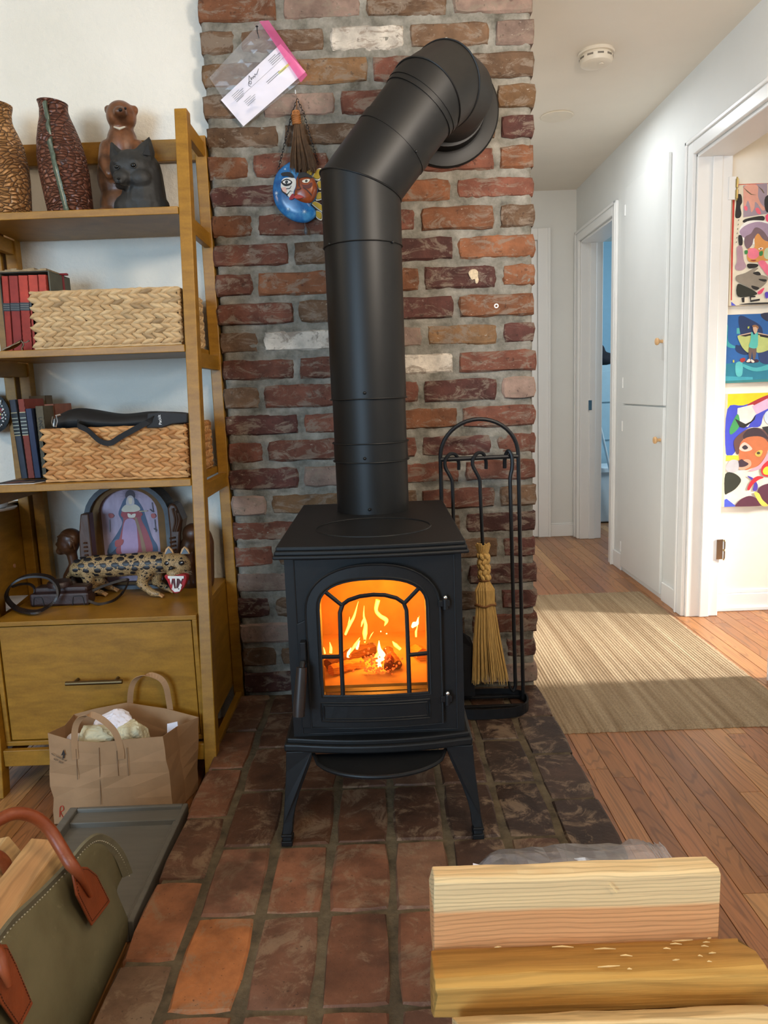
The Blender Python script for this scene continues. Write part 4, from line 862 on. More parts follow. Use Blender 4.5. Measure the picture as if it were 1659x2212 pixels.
for xa_, xb2 in ((k0.x+0.012, k0.x+0.044), (k1.x-0.05, k1.x-0.014)): mb.tube(spline([(xa_, ky-0.001, ZT+0.002), (xa_+0.003, ky-0.001, ZT+0.024), (xa_+0.008, ky-0.001, ZT+0.030), (xb2-0.008, ky-0.001, ZT+0.030), (xb2-0.003, ky-0.001, ZT+0.024), (xb2, ky-0.001, ZT+0.002)], 4), 0.0013, 6)
mb.build('front_seam', plain('black_seam', (0.01, 0.008, 0.008, 1)), cm, smooth=True)
sy = ky-0.03
loop = [hy(x, y, sy+dy) for x, y, dy in ((14, 1290, 0), (22, 1266, .01), (45, 1249, .02), (75, 1243, .03), (105, 1247, .03), (122, 1262, .02), (126, 1284, .005), (112, 1304, -.01))]+[hz(85, 1320, ZT+0.012), hz(58, 1321, ZT+0.012), hz(32, 1312, ZT+0.012)]
lp = smoothpoly(loop, 5); cen = sum(lp, Vector())/len(lp); mb = MB(); vs = []; n_ = len(lp)
for i, q_ in enumerate(lp):
    out = (q_-cen); out.y = 0; out.normalize(); wd = Vector((0, 1, 0.25)).normalized()
    for a, b in ((-1, -1), (1, -1), (1, 1), (-1, 1)): vs.append(q_+wd*a*0.0085+out*b*0.0032)
mb.add(vs, [(i*4+j, i*4+(j+1) % 4, ((i+1) % n_)*4+(j+1) % 4, ((i+1) % n_)*4+j) for i in range(n_) for j in range(4)])
mb.build('strap_loop', plain('black_leather_strap', srgb(34, 26, 24), 0.4, 0, 0.1), cm)
mb = MB().ribbon(spline([hy(72, 1288, ky+0.02), hy(75, 1272, ky+0.03), hy(64, 1262, ky+0.03), hy(45, 1262, ky+0.02), hy(25, 1268, ky)], 5), 0.010, 0.003, (0, 1, 0.3))
mb.build('strap', plain('black_leather_strap', srgb(34, 26, 24), 0.4, 0, 0.1), cm); mb = MB()
mb.ribbon(spline([hz(190, 1298, ZT+.02), hz(215, 1305, ZT+.004), hz(245, 1297, ZT+.004), hz(265, 1280, ZT+0.010), hy(277, 1258, ky+.05), hy(272, 1252, ky+.06), hy(235, 1262, ky+.055), hy(205, 1274, ky+.04), hy(192, 1283, ky+.03)], 6), 0.008, 0.003, (0, 0.6, 1))
mb.build('strap', plain('black_leather_strap', srgb(34, 26, 24), 0.4, 0, 0.1), cm)
MB().tube([hy(190+4*cos(a), 1282+4*sin(a), ky+0.02) for a in [i*pi/6 for i in range(12)]], 0.0012, 6, closed=True).build('strap_ring', CHROME, cm, smooth=True)
q = [hz(11, 1288, ZT+.0005), hz(61, 1286, ZT+.0005), hz(38, 1305, ZT+.0005), hz(13, 1321, ZT+.0005)]
tag(MB().prism(q, (0, 0, 0.0008)).build('paper_card', plain('white_card', srgb(232, 236, 244), 0.7, 0, 0.02), None), 'plain white card lying under the camera strap loop', 'card')

# ================================================================== wood stove
XC = -0.030
def bow(d=0.022, hw=0.2): return lambda v: Vector((v.x, v.y-(d*max(0, 1-((v.x-XC)/hw)**2) if v.y < -0.80 else 0), v.z))
ST = thing('wood_stove', 'black cast iron wood stove with an arched glass door and a fire burning inside', 'stove', (XC, -0.6, 0.10))
BL, BR = -0.224, 0.166
mb = MB().box(BL, BL+0.012, -0.83, -0.28, 0.34, 0.766).box(BR-0.012, BR, -0.83, -0.28, 0.34, 0.766).box(BL, BR, -0.292, -0.28, 0.34, 0.766).box(BL, BR, -0.83, -0.28, 0.34, 0.352).box(BL, BR, -0.83, -0.28, 0.754, 0.766)
mb.build('body', IRON, ST, bevel=0.002)
FB = plain('firebrick_lining', srgb(176, 140, 100), 0.9, 0, 0.15, 20, 0.3, 60)
mb = MB().box(BL+.014, BL+.04, -0.80, -0.30, 0.352, 0.752).box(BR-.04, BR-.014, -0.80, -0.30, 0.352, 0.752).box(BL+.014, BR-.014, -0.42, -0.40, 0.352, 0.752).box(BL+.014, BR-.014, -0.80, -0.30, 0.352, 0.445).box(BL+.014, BR-.014, -0.80, -0.30, 0.735, 0.752)
mb.build('firebox', FB, ST)
# window opening, door outline
WX = (-0.149, 0.084); WCX = (WX[0]+WX[1])/2; WHW = (WX[1]-WX[0])/2; ZB, ZS, RI = 0.450, 0.646, 0.066
DHW = 0.1485; DZB, DZS, DRI = 0.372, 0.640, 0.107
def archp(cx_, hw, zb, zs, rise, nb=8, ns=4, na=20, e=0.8):
    p = [(cx_-hw+2*hw*i/nb, zb) for i in range(nb)]+[(cx_+hw, zb+(zs-zb)*i/ns) for i in range(ns)]
    for i in range(na):
        a = pi*i/na; c, s = cos(a), sin(a); p.append((cx_+hw*(abs(c)**e)*(1 if c >= 0 else -1), zs+rise*(abs(s)**e)))
    return p+[(cx_-hw, zs-(zs-zb)*i/ns) for i in range(ns)]
WIN = archp(WCX, WHW, ZB, ZS, RI); DOOR = archp(WCX, DHW, DZB, DZS, DRI, e=0.9)
# front plate: rectangle with the window opening
def rectmatch(poly, x0, x1, z0, z1, nb=8, ns=4, na=20):
    p = [(x0+(x1-x0)*i/nb, z0) for i in range(nb)]+[(x1, z0+(poly[nb+i][1]-poly[nb][1])*1.0+(0)) for i in range(ns)]
    for i in range(na):
        a = i/na
        p.append((x1, ZS+(z1-ZS)*a*4) if a < 0.25 else ((x1-(x1-x0)*(a-0.25)*2, z1) if a < 0.75 else (x0, z1-(z1-ZS)*(a-0.75)*4)))
    q_ = [(x0, ZS-(ZS-z0)*i/ns) for i in range(ns)]
    return p[:nb]+[(x1, z0+(ZS-z0)*i/ns) for i in range(ns)]+p[nb+ns:]+q_
mb = MB(); archring(mb, rectmatch(WIN, BL, BR, 0.342, 0.766), WIN, -0.850, -0.830); mb.build('front_plate', IRON, ST)
mb = MB(); archring(mb, DOOR, WIN, -0.853, -0.834); mb.bow(bow()).build('door', IRON, ST, bevel=0.002)
door = [c for c in ST.children if c.name.startswith('door')][0]
def beadloop(poly, y, r, nm, prnt): MB().tube([bow()(Vector((x, y, z))) for x, z in poly], r, 6, closed=True).build(nm, IRON, prnt, smooth=True)
beadloop(DOOR, -0.852, 0.0028, 'door_bead', door); beadloop(archp(WCX, WHW+0.006, ZB-0.006, ZS, RI+0.006), -0.852, 0.003, 'window_bead', door)
mb = MB(); rectframe(mb, -0.157, 0.087, 0.388, 0.432, -0.853, 0.0024, bow()); rectframe(mb, -0.151, 0.081, 0.394, 0.426, -0.853, 0.0020, bow()); mb.build('lower_panel_moulding', IRON, door, smooth=True)
# outer seam of the ash door and side strips
mb = MB(); rectframe(mb, -0.203, 0.150, 0.352, 0.758, -0.8505, 0.0016); mb.build('front_seam', plain('seam_black', (0.004, 0.004, 0.005, 1), 0.6), ST)
mb = MB().prism([(-0.203, -0.8565, 0.368), (-0.178, -0.8565, 0.368), (-0.178, -0.8565, 0.634), (-0.184, -0.8565, 0.622), (-0.203, -0.8565, 0.614)], (0, 0.010, 0)); mb.build('latch_plate', IRON, ST, bevel=0.0015)
# window grille
GY = -0.848
mb = MB()
def bar(pts, r=0.0052): mb.tube([bow()(Vector((x, GY, z))) for x, z in pts], r, 6)
bar([(-0.107, 0.448), (-0.107, 0.54), (-0.105, 0.64), (-0.098, 0.660)]); bar([(0.042, 0.448), (0.042, 0.54), (0.041, 0.64), (0.035, 0.658)])
bar([(-0.100, 0.657), (-0.085, 0.668), (-0.06, 0.676), (-0.031, 0.679), (-0.005, 0.677), (0.02, 0.669), (0.037, 0.656)])
bar([(-0.100, 0.657), (-0.138, 0.690)]); bar([(0.037, 0.656), (0.072, 0.690)]); bar([(-0.152, 0.538), (-0.105, 0.539)]); bar([(0.042, 0.537), (0.087, 0.538)])
mb.build('window_grille', IRON, door, smooth=True)
gm = film('stove_glass', (1.0, 0.86, 0.62, 1), 0.03, 0.03, (0.5, 0.25, 0.08, 1), 0.06)
MB().prism([bow()(Vector((x, -0.838, z))) for x, z in archp(WCX, WHW+0.004, ZB-0.004, ZS, RI+0.004)], (0, 0.003, 0)).build('glass', gm, door)
# handle
hx0, hz0 = -0.192, 0.545
MB().box(-0.1965, -0.1835, -0.878, -0.846, 0.527, 0.578).build('latch', BLACKI, ST, bevel=0.002)
mb = MB().tube([(-0.1905, -0.884, 0.536), (-0.1925, -0.893, 0.525)], 0.006, 10); mb.build('handle_neck', BLACKI, ST, smooth=True)
hd_ = MB().tube([(-0.1925, -0.893, 0.527), (-0.1945, -0.898, 0.505), (-0.2005, -0.911, 0.445), (-0.202, -0.914, 0.424)], [0.0112, 0.0122, 0.0132, 0.0128], 16).build('door_handle', plain('dark_bronze_grip', srgb(46, 37, 33), 0.45, 0.3, 0.15, 30), ST, smooth=True)
for z in (0.652, 0.430):
    o = MB().box(0.112, 0.137, -0.868, -0.843, z-0.007, z+0.007).lathe([(0.0062, -0.014), (0.0062, 0.010)], (0.127, -0.866, z), 12).build('hinge', BLACKI, ST, bevel=0.001)
    MB().ball((0.127, -0.866, z+0.013), (0.0052, 0.0052, 0.0055), 12, 8).build('hinge_pin', CHROME, o, smooth=True)
# lid, base, ash lip, legs
def slab(x0, x1, y0, y1, z0, z1, d, n=14):
    vs = []; m_ = MB()
    for z in (z0, z1): vs += [(x0+(x1-x0)*i/n, y0, z) for i in range(n+1)]+[(x1, y1, z), (x0, y1, z)]
    N_ = n+3; m_.add(vs, [tuple(range(N_))[::-1], tuple(range(N_, 2*N_))]+[(i, (i+1) % N_, N_+(i+1) % N_, N_+i) for i in range(N_)])
    return m_.bow(bow(d))
slab(-0.246, 0.182, -0.872, -0.235, 0.764, 0.772, 0.014).build('top_lower_moulding', IRON, ST, bevel=0.003)
slab(-0.243, 0.179, -0.866, -0.237, 0.771, 0.781, 0.014).build('top_middle_moulding', IRON, ST, bevel=0.0035)
lid = slab(-0.240, 0.176, -0.858, -0.239, 0.780, 0.790, 0.014).build('top_plate', IRON, ST, bevel=0.003)
MB().tube([(XC+0.002+0.140*cos(i*pi/32), -0.655+0.128*sin(i*pi/32), 0.7905) for i in range(64)], 0.0022, 6, closed=True).build('griddle_ring', IRON, lid, smooth=True)
slab(-0.240, 0.176, -0.858, -0.262, 0.334, 0.346, 0.024).build('base_upper_moulding', IRON, ST, bevel=0.003)
slab(-0.246, 0.182, -0.868, -0.258, 0.318, 0.336, 0.024).build('base_lower_moulding', IRON, ST, bevel=0.004)
lipv = [(XC-0.150+0.300*i/24, -0.86-0.112*sqrt(max(0, 1-((i-12)/12)**2))) for i in range(25)]
lm = MB().prism([(x, y, 0.300) for x, y in lipv], (0, 0, 0.006)); lp_ = lm.build('ash_lip', IRON, ST)
MB().tube([(x, y, 0.306) for x, y in lipv], 0.0042, 8).build('lip_rim', IRON, lp_, smooth=True)
def leg(sx, ydir, yb):
    X = lambda t_: XC+sx*t_
    prof = [(0.212, 0.318), (0.152, 0.318), (0.1535, 0.305), (0.160, 0.285), (0.172, 0.255), (0.186, 0.220), (0.197, 0.185), (0.2035, 0.155), (0.2055, 0.132), (0.2085, 0.128), (0.2085, 0.102), (0.2290, 0.102), (0.2295, 0.128), (0.2265, 0.150), (0.2215, 0.20), (0.215, 0.27)]
    def yo(z): return yb+ydir*(0.022*(1-(z-0.1)/0.22)**2)
    P_ = [Vector((X(a), yo(b), b)) for a, b in prof]
    m_ = MB(); n = len(P_); m_.add(P_+[p+Vector((0, -ydir*0.034, 0)) for p in P_], [tuple(range(n)), tuple(range(n, 2*n))]+[(i, (i+1) % n, n+(i+1) % n, n+i) for i in range(n)])
    o = m_.build('leg', IRON, ST, bevel=0.002)
    a, b = sorted((X(0.2065), X(0.2315))); y = yo(0.1); y0, y1 = sorted((y+ydir*0.003, y-ydir*0.037))
    MB().box(a, b, y0, y1, 0.1005, 0.112).box(a, b, y0+.002, y1-.002, 0.121, 0.127).build('foot', IRON, o, bevel=0.0015)
for sx in (-1, 1): leg(sx, -1, -0.868); leg(sx, 1, -0.275)
# ------------------------------------------------------------------ flue pipe
PC_ = Vector((-0.030, -0.370, 0))
P = [Vector((-0.030, -0.37, 0.790)), Vector((-0.030, -0.37, 1.650)), Vector((0.150, -0.34, 1.872)), hy(957, 186, -0.264), hy(982, 204, -0.178), hy(967, 243, 0.0)]
fp = thing('flue_pipe', 'thick matte black flue pipe rising from the stove and elbowing into the bricks', 'pipe', P[0])
def miter(i):
    a = (P[i]-P[i-1]).normalized() if i > 0 else (P[1]-P[0]).normalized(); b = (P[i+1]-P[i]).normalized() if i < len(P)-1 else a; return (a+b).normalized()
def cyl(name, i, s0, s1, r, n=56, cap=True, prnt=None):
    """pipe shell on leg i between fractions s0..s1 (0/1 = mitred joints)"""
    A, B = P[i], P[i+1]; d = (B-A).normalized(); u = d.orthogonal().normalized()
    u = Vector((0, -1, 0)); u = (u-d*u.dot(d)).normalized(); v = d.cross(u); rings = []
    L_ = (B-A).length; fr = [s0+(s1-s0)*k/4 for k in range(5)]
    for f in fr:
        c = A.lerp(B, f); nrm = miter(i) if f <= 1e-6 else (miter(i+1) if f >= 1-1e-6 else d)
        ring = []
        for k in range(n):
            t_ = 2*pi*k/n; o = u*cos(t_)*r+v*sin(t_)*r; ring.append(c+o-d*(o.dot(nrm)/d.dot(nrm)))
        rings.append(ring)
    if s0 <= 1e-6 or s1 >= 1-1e-6: rings = [rings[0], rings[-1]]
    m_ = MB(); vs = [p for r_ in rings for p in r_]; k = len(rings)
    m_.add(vs, [(a*n+j, a*n+(j+1) % n, (a+1)*n+(j+1) % n, (a+1)*n+j) for a in range(k-1) for j in range(n)]+([tuple(range(n))[::-1], tuple(range((k-1)*n, k*n))] if cap else []))
    return m_.build(name, PIPE, prnt or fp, smooth=True, angle=35)
R0 = 0.1005; L0 = P[1].z-P[0].z; F_ = lambda z: (z-P[0].z)/L0
# vertical runs (drawn between the stove top and the joint under the first elbow)
cyl('lower_pipe', 0, 0.0001, F_(1.104), R0); cyl('adjusting_band', 0, F_(0.930), F_(0.980), R0+0.0022); cyl('upper_pipe', 0, F_(1.098), F_(1.500), R0+0.0026); 
cyl('first_elbow_lower', 0, F_(1.496), 1.0, R0+0.0042); cyl('first_elbow_upper', 1, 0.0, 0.50, R0+0.0035)
cyl('slip_collar', 1, 0.485, 0.90, R0+0.0015); cyl('slip_band', 1, 0.46, 0.56, R0+0.005); cyl('second_elbow_collar', 1, 0.93, 0.99, R0+0.006)
cyl('second_elbow_front', 1, 0.88, 1.0, R0+0.0042); cyl('second_elbow_middle', 2, 0.0, 1.0, R0+0.0042); cyl('second_elbow_rear', 3, 0.0, 1.0, R0+0.0042); cyl('second_elbow_back', 4, 0.0, 0.86, R0+0.0030)
for z in (0.930, 0.980, 1.0985, 1.497):
    MB().tube([(PC_.x+(R0+0.0046)*cos(i*pi/32), PC_.y+(R0+0.0046)*sin(i*pi/32), z) for i in range(64)], 0.0017, 6, closed=True).build('joint_bead', PIPE, fp, smooth=True)
for i, nm in ((1, 'elbow_seam'), (2, 'elbow_seam'), (3, 'elbow_seam')):
    nrm = miter(i); d = (P[i]-P[i-1]).normalized(); u = Vector((0, -1, 0)); u = (u-d*u.dot(d)).normalized(); v = d.cross(u); r = R0+0.0052
    pts = []
    for k in range(64):
        t_ = 2*pi*k/64; o = u*cos(t_)*r+v*sin(t_)*r; pts.append(P[i]+o-d*(o.dot(nrm)/d.dot(nrm)))
    MB().tube(pts, 0.0024, 6, closed=True).build(nm, PIPE, fp, smooth=True)
fc = hy(962, 243, -0.008)
MB().lathe([(0.162, 0.0), (0.162, 0.006), (0.158, 0.010), (0.125, 0.012), (0.118, 0.016), (0.116, 0.060), (0.106, 0.062)], (fc.x, -0.010, fc.z), 56, lambda v: Vector((v.x, -v.z, v.y))).build('wall_flange', PIPE, fp, smooth=True)
mb = MB()
for (x, y, Y_) in ((787, 849, -0.478), (787, 991, -0.478), (856, 521, -0.45), (713, 527, -0.43), (899, 327, -0.45), (798, 1101, -0.474)):
    q_ = hy(x, y, Y_); dd = q_-Vector((PC_.x, PC_.y, q_.z)); 
    if y > 400: q_ = Vector((PC_.x, PC_.y, q_.z))+dd.normalized()*(R0+0.005)
    MB().ball(q_, 0.0042, 10, 6).build('rivet', PIPE, fp, smooth=True)
# ------------------------------------------------------------------ the fire
for (loc, e, c) in (((-0.06, -0.62, 0.56), 1.5, (1, 0.42, 0.06)), ((0.02, -0.60, 0.60), 1.5, (1, 0.42, 0.06)), ((-0.02, -0.68, 0.52), 1.0, (1, 0.40, 0.05)), ((-0.03, -0.52, 0.68), 1.0, (1, 0.40, 0.05))):
    l = bpy.data.lights.new('fire_glow', 'POINT'); l.energy = e; l.color = c; l.shadow_soft_size = 0.03
    o = bpy.data.objects.new('fire_glow', l); COL.objects.link(o); o.location = loc
CHAR = m_log('charred_log', srgb(120, 74, 40), srgb(48, 34, 28), 1, 0.5, 0); BURN = m_log('burning_split_log', srgb(206, 140, 72), srgb(170, 104, 52), 1, 0.5, 0)
GLOWL = m_log('glowing_log', srgb(150, 60, 40), srgb(60, 30, 26), 1, 0.5, 2)
def G(x, y, Y): return hy(680+x/6.38, 1230+y/6.38, Y)
def fire_log(label, a, b, r, mat):
    rl = random.Random(int(a[0]*999)); a, b = Vector(a), Vector(b); a.z = max(a.z, 0.445+r*0.8); pts = [a.lerp(b, i/8)+Vector((rl.uniform(-.002, .002), 0, rl.uniform(-.003, .003))) for i in range(9)]
    o = MB().tube(pts, [r*rl.uniform(.86, 1.08) for _ in pts], 7).build('burning_log', mat, None, smooth=True, angle=30)
    return tag(o, label, 'log', 'logs burning in the stove')
fire_log('charred log leaning from the lower left of the fire towards its middle', G(180, 1420, -0.70), G(790, 1080, -0.60), 0.017, CHAR)
fire_log('pale split log under the charred one at the left of the fire', G(230, 1560, -0.735), G(640, 1300, -0.68), 0.017, BURN)
fire_log('grey ash-coated log leaning to the right of the bright flame', G(1150, 1560, -0.715), G(1010, 1110, -0.64), 0.013, CHAR)
fire_log('split log at the far right of the fire behind the small pane', G(1500, 1290, -0.66), G(1350, 1110, -0.58), 0.018, BURN)
fire_log('red glowing log standing beside the bright central flame', G(1010, 1580, -0.735), G(1030, 1200, -0.70), 0.011, GLOWL)
EMB = emit('ember_glow', (1.0, 0.13, 0.03, 1), 1.6)
re_ = random.Random(9); mb = MB()
for k in range(110): mb.ball((-0.035+re_.gauss(0, 0.026), -0.735+re_.gauss(0, 0.010), 0.450+abs(re_.gauss(0, 0.030))), re_.uniform(0.0015, 0.0035), 6, 4)
eo = mb.build('embers', EMB, None); stuff(eo); tag(eo, 'glowing red embers heaped under the bright central flame', 'embers')
FLM = N('flame'); g_ = FLM.new('ShaderNodeLayerWeight'); g_.inputs[0].default_value = 0.35
FLM.b.inputs['Base Color'].default_value = (0, 0, 0, 1); FLM.L(FLM.ramp(g_.outputs['Facing'], (0.0, (1.0, 0.80, 0.28, 1)), (0.5, (1.0, 0.55, 0.06, 1)), (1.0, (1.0, 0.22, 0.01, 1))), FLM.b.inputs['Emission Color']); FLM.b.inputs['Emission Strength'].default_value = 3.2; FLM = FLM.m
HOT = emit('white_hot_flame', (1.0, 0.85, 0.42, 1), 6.0)
fl = thing('fire', 'yellow and orange flames leaping behind the stove glass', 'fire', (-0.03, -0.66, 0.46))
def flame(pts, r, Y, m_=None): 
    q_ = spline([G(x, y, Y) for x, y in pts], 5); n = len(q_); k = len(r); rad = []
    for i in range(n): t_ = i/(n-1)*(k-1); a = min(int(t_), k-2); rad.append((r[a]+(r[a+1]-r[a])*(t_-a))/6.38*0.00088*1.35)
    MB().tube(q_, rad, 10, flat=0.8).build('flame', m_ or FLM, fl, smooth=True)
flame([(895, 1340), (880, 1260), (930, 1190), (890, 1100), (885, 980)], [30, 42, 52, 30, 3], -0.72, HOT)
flame([(960, 780), (985, 700), (900, 640), (845, 560), (870, 420)], [4, 36, 30, 26, 34], -0.66)
flame([(690, 1010), (690, 880), (700, 760), (675, 640), (680, 500)], [10, 40, 28, 14, 3], -0.64)
flame([(420, 900), (480, 760), (540, 650), (600, 440)], [18, 26, 20, 3], -0.66); flame([(440, 880), (470, 740), (480, 650)], [10, 16, 2], -0.65)
flame([(640, 790), (655, 730), (685, 650)], [6, 18, 3], -0.66); flame([(480, 1150), (560, 1040), (620, 940)], [14, 26, 4], -0.68); flame([(460, 1210), (465, 1150), (500, 1080)], [22, 22, 4], -0.69, HOT); flame([(580, 1100), (590, 1050), (620, 980)], [18, 24, 4], -0.67, HOT)
flame([(220, 1150), (222, 1080), (205, 1000)], [24, 22, 3], -0.66); flame([(140, 1160), (130, 1110), (118, 1070)], [16, 12, 2], -0.66)
flame([(1340, 800), (1370, 760), (1410, 740), (1425, 660)], [16, 40, 26, 3], -0.60, HOT); flame([(1395, 930), (1395, 860), (1410, 800), (1440, 640)], [14, 18, 8, 2], -0.60)
flame([(1180, 1100), (1110, 1040), (1070, 990)], [26, 34, 5], -0.66); flame([(820, 1240), (860, 1180), (880, 1120)], [20, 30, 6], -0.71); flame([(750, 960), (780, 900), (810, 860)], [3, 9, 2], -0.66)
mb = MB().ball(G(910, 855, -0.72), 0.0016, 8, 6).ball(G(990, 885, -0.72), 0.0017, 8, 6).ball(G(975, 1090, -0.73), 0.001, 8, 6)
stuff(mb.build('sparks', HOT, fl, smooth=True))
# ================================================================== fireplace tools
TY = -0.150; TXC = 0.300; THW = 0.120
tl = thing('tool_stand', 'black wrought iron stand with an arched top holding fireplace tools, right of the stove', 'tool stand', (TXC, TY, 0.10))
ringp = []
for i in range(40):
    a = 2*pi*i/40; c, s = cos(a), sin(a); ringp.append((TXC+0.136*(abs(c)**0.62)*(1 if c >= 0 else -1), TY-0.012+(0.098 if s < 0 else 0.060)*(abs(s)**0.8)*(1 if s >= 0 else -1), 0.117))
mb = MB(); n = len(ringp); vs = []
for p in ringp:
    q_ = Vector(p); o = Vector((q_.x-TXC, q_.y-TY+0.012, 0)).normalized()
    for a, z in ((0, 0.1005), (0.006, 0.1005), (0.006, 0.1325), (0, 0.1325)): vs.append((q_.x+o.x*a, q_.y+o.y*a, z))
mb.add(vs, [(i*4+j, i*4+(j+1) % 4, ((i+1) % n)*4+(j+1) % 4, ((i+1) % n)*4+j) for i in range(n) for j in range(4)])
mb.build('base_ring', BLACKI, tl)
for y in (TY-0.045, TY+0.030): MB().box(TXC-0.133, TXC+0.133, y-0.007, y+0.007, 0.108, 0.116).build('base_bar', BLACKI, tl, bevel=0.001)
ar = [(TXC-THW, TY, 0.112), (TXC-THW, TY, 0.910)]+[(TXC-THW*cos(pi*i/20), TY, 0.910+0.112*sin(pi*i/20)) for i in range(1, 20)]+[(TXC+THW, TY, 0.910), (TXC+THW+0.010, TY, 0.112)]
MB().tube(ar, 0.0062, 8).build('arched_frame', BLACKI, tl, smooth=True)
MB().tube([(TXC-THW, TY, 0.902), (TXC+THW, TY, 0.904)], 0.0068, 8).build('cross_bar', BLACKI, tl, smooth=True)
def hook(x, X0=0.0, side=1):
    """bent hook over the cross bar then S-bend down to the rod"""
    return spline([(x+side*0.030, TY+0.012, 0.868), (x+side*0.029, TY+0.006, 0.892), (x+side*0.020, TY-0.004, 0.9155), (x+side*0.002, TY-0.010, 0.919), (x-side*0.013, TY-0.014, 0.902), (x-side*0.014, TY-0.015, 0.880), (x-side*0.002, TY-0.016, 0.855), (x+side*0.006, TY-0.016, 0.835), (x+side*0.007, TY-0.016, 0.80)], 5)
sv = thing('fire_shovel', 'black iron fire shovel hanging half hidden behind the stove', 'shovel', (0.215, TY-0.02, 0.13))
MB().tube(hook(0.207)+[Vector((0.216, TY-0.016, 0.42))], 0.0055, 8).build('handle', BLACKI, sv, smooth=True)
mb = MB(); bl = [(0.216-0.056, .135), (0.216+0.056, .135), (0.216+0.054, .30), (0.216+0.044, .335), (0.216+0.02, .352), (0.216-0.02, .352), (0.216-0.044, .335), (0.216-0.054, .30)]
mb.prism([(x, TY-0.026+0.01*((x-.216)/.05)**2, z) for x, z in bl], (0, 0.003, 0)); mb.tube([(0.216, TY-0.018, 0.43), (0.216, TY-0.022, 0.33)], 0.0075, 8); mb.build('pan', BLACKI, sv, bevel=0.001)
pk = thing('fire_poker', 'black iron poker with a hooked tip, rightmost of the hanging fireplace tools', 'poker', (0.4, TY-0.02, 0.14))
px_ = 0.392
MB().tube(spline([(px_-0.012, TY+0.012, 0.868), (px_-0.012, TY+0.004, 0.90), (px_-0.004, TY-0.006, 0.922), (px_+0.006, TY-0.012, 0.905), (px_+0.006, TY-0.015, 0.87), (px_+0.0, TY-0.016, 0.84), (px_+0.0, TY-0.016, 0.80)], 5)+[Vector((px_+0.010, TY-0.016, 0.175))], 0.0062, 8).build('handle', BLACKI, pk, smooth=True)
MB().tube(spline([(px_+0.010, TY-0.016, 0.19), (px_+0.010, TY-0.016, 0.165), (px_+0.003, TY-0.016, 0.150), (px_-0.008, TY-0.018, 0.163), (px_-0.013, TY-0.02, 0.182)], 5), [0.0062]*12+[0.0058]*4+[0.005]*3+[0.003]*2, 8).build('hooked_tip', BLACKI, pk, smooth=True)
bx = 0.300; br = thing('hearth_broom', 'straw hearth broom with a plaited neck hanging among the iron tools', 'broom', (bx, TY-0.03, 0.18))
MB().tube(hook(0.292)+[Vector((bx+0.004, TY-0.018, 0.62))], 0.0055, 8).build('handle', BLACKI, br, smooth=True)
BY = TY-0.020; bc_ = lambda z: bx+0.004+0.012*(0.64-z)/0.46
mb = MB(); rb_ = random.Random(4)
for k in range(26):
    a = 2*pi*k/26; mb.tube([(bc_(.61)+0.013*cos(a), BY+0.012*sin(a), 0.605), (bc_(.645)+0.021*cos(a), BY+0.017*sin(a), 0.628+rb_.uniform(0.004, 0.014))], [0.0026, 0.0032], 5)
stuff(mb.build('frayed_top', STRAW, br))
mb = MB()
for r_ in range(5):
    for k in range(6): a = 2*pi*(k+0.5*(r_ % 2))/6; z = 0.597-0.0165*r_; mb.ball((bc_(z)+0.0135*cos(a), BY+0.0125*sin(a), z), (0.0078, 0.0078, 0.0125), 8, 6, Matrix.Rotation(0.45*(1 if r_ % 2 else -1), 3, 'Y'))
mb.lathe([(0.012, 0), (0.013, 0.09)], (bc_(.56), BY, 0.52), 10); stuff(mb.build('plaited_neck', STRAW, br, smooth=True))
TIE = plain('brown_twine', srgb(120, 78, 36), 0.8, 0, 0.2, 60)
MB().tube([(bc_(.52)+0.0155*cos(i*pi/10), BY+0.014*sin(i*pi/10), 0.521) for i in range(20)], 0.0035, 6, closed=True).build('neck_tie', TIE, br, smooth=True)
MB().tube([(bc_(.46)+0.0315*cos(i*pi/12), BY+0.019*sin(i*pi/12), 0.441+0.003*sin(i)) for i in range(24)], 0.0038, 6, closed=True).build('waist_tie', TIE, br, smooth=True)
mb = MB()
for k in range(230):
    a = rb_.random()*2*pi; q_ = sqrt(rb_.uniform(0.25, 1)); x, y = q_*cos(a), q_*sin(a); e = rb_.uniform(0.183, 0.212)-0.01*abs(x)
    ps = [(bc_(.52)+0.013*x, BY+0.012*y, 0.521), (bc_(.49)+0.030*x, BY+0.019*y, 0.49), (bc_(.44)+0.029*x, BY+0.0175*y, 0.44), (bc_(.33)+0.043*x, BY+0.021*y, 0.33), (bc_(e)+0.005+0.060*x, BY+0.026*y, e)]
    mb.tube(ps, [0.0019, 0.0026, 0.0022, 0.0021, 0.0012], 4)
stuff(mb.build('bristles', STRAW, br))

# ================================================================== things hung on the chimney
EY = -0.020
zb = thing('zip_bag_of_papers', 'clear zip bag with a pink seal holding a folded letter, nailed to the bricks', 'zip bag', hy(560, 160, EY))
FILM = film('clear_plastic_film', (0.97, 0.97, 0.97, 1), 0.07, 0.16, (0.9, 0.9, 0.95, 1), 0.22)
rz = random.Random(21)
def sheet(A, B, C, D, nx, ny, wob, Yf):
    vs = []; fs = []
    for j in range(ny+1):
        for i in range(nx+1):
            u, v = i/nx, j/ny; x = (A[0]*(1-u)+B[0]*u)*(1-v)+(D[0]*(1-u)+C[0]*u)*v; y = (A[1]*(1-u)+B[1]*u)*(1-v)+(D[1]*(1-u)+C[1]*u)*v
            vs.append(hy(x, y, Yf+rz.uniform(-wob, wob)))
    for j in range(ny):
        for i in range(nx): a = j*(nx+1)+i; fs.append((a, a+1, a+nx+2, a+nx+1))
    return vs, fs
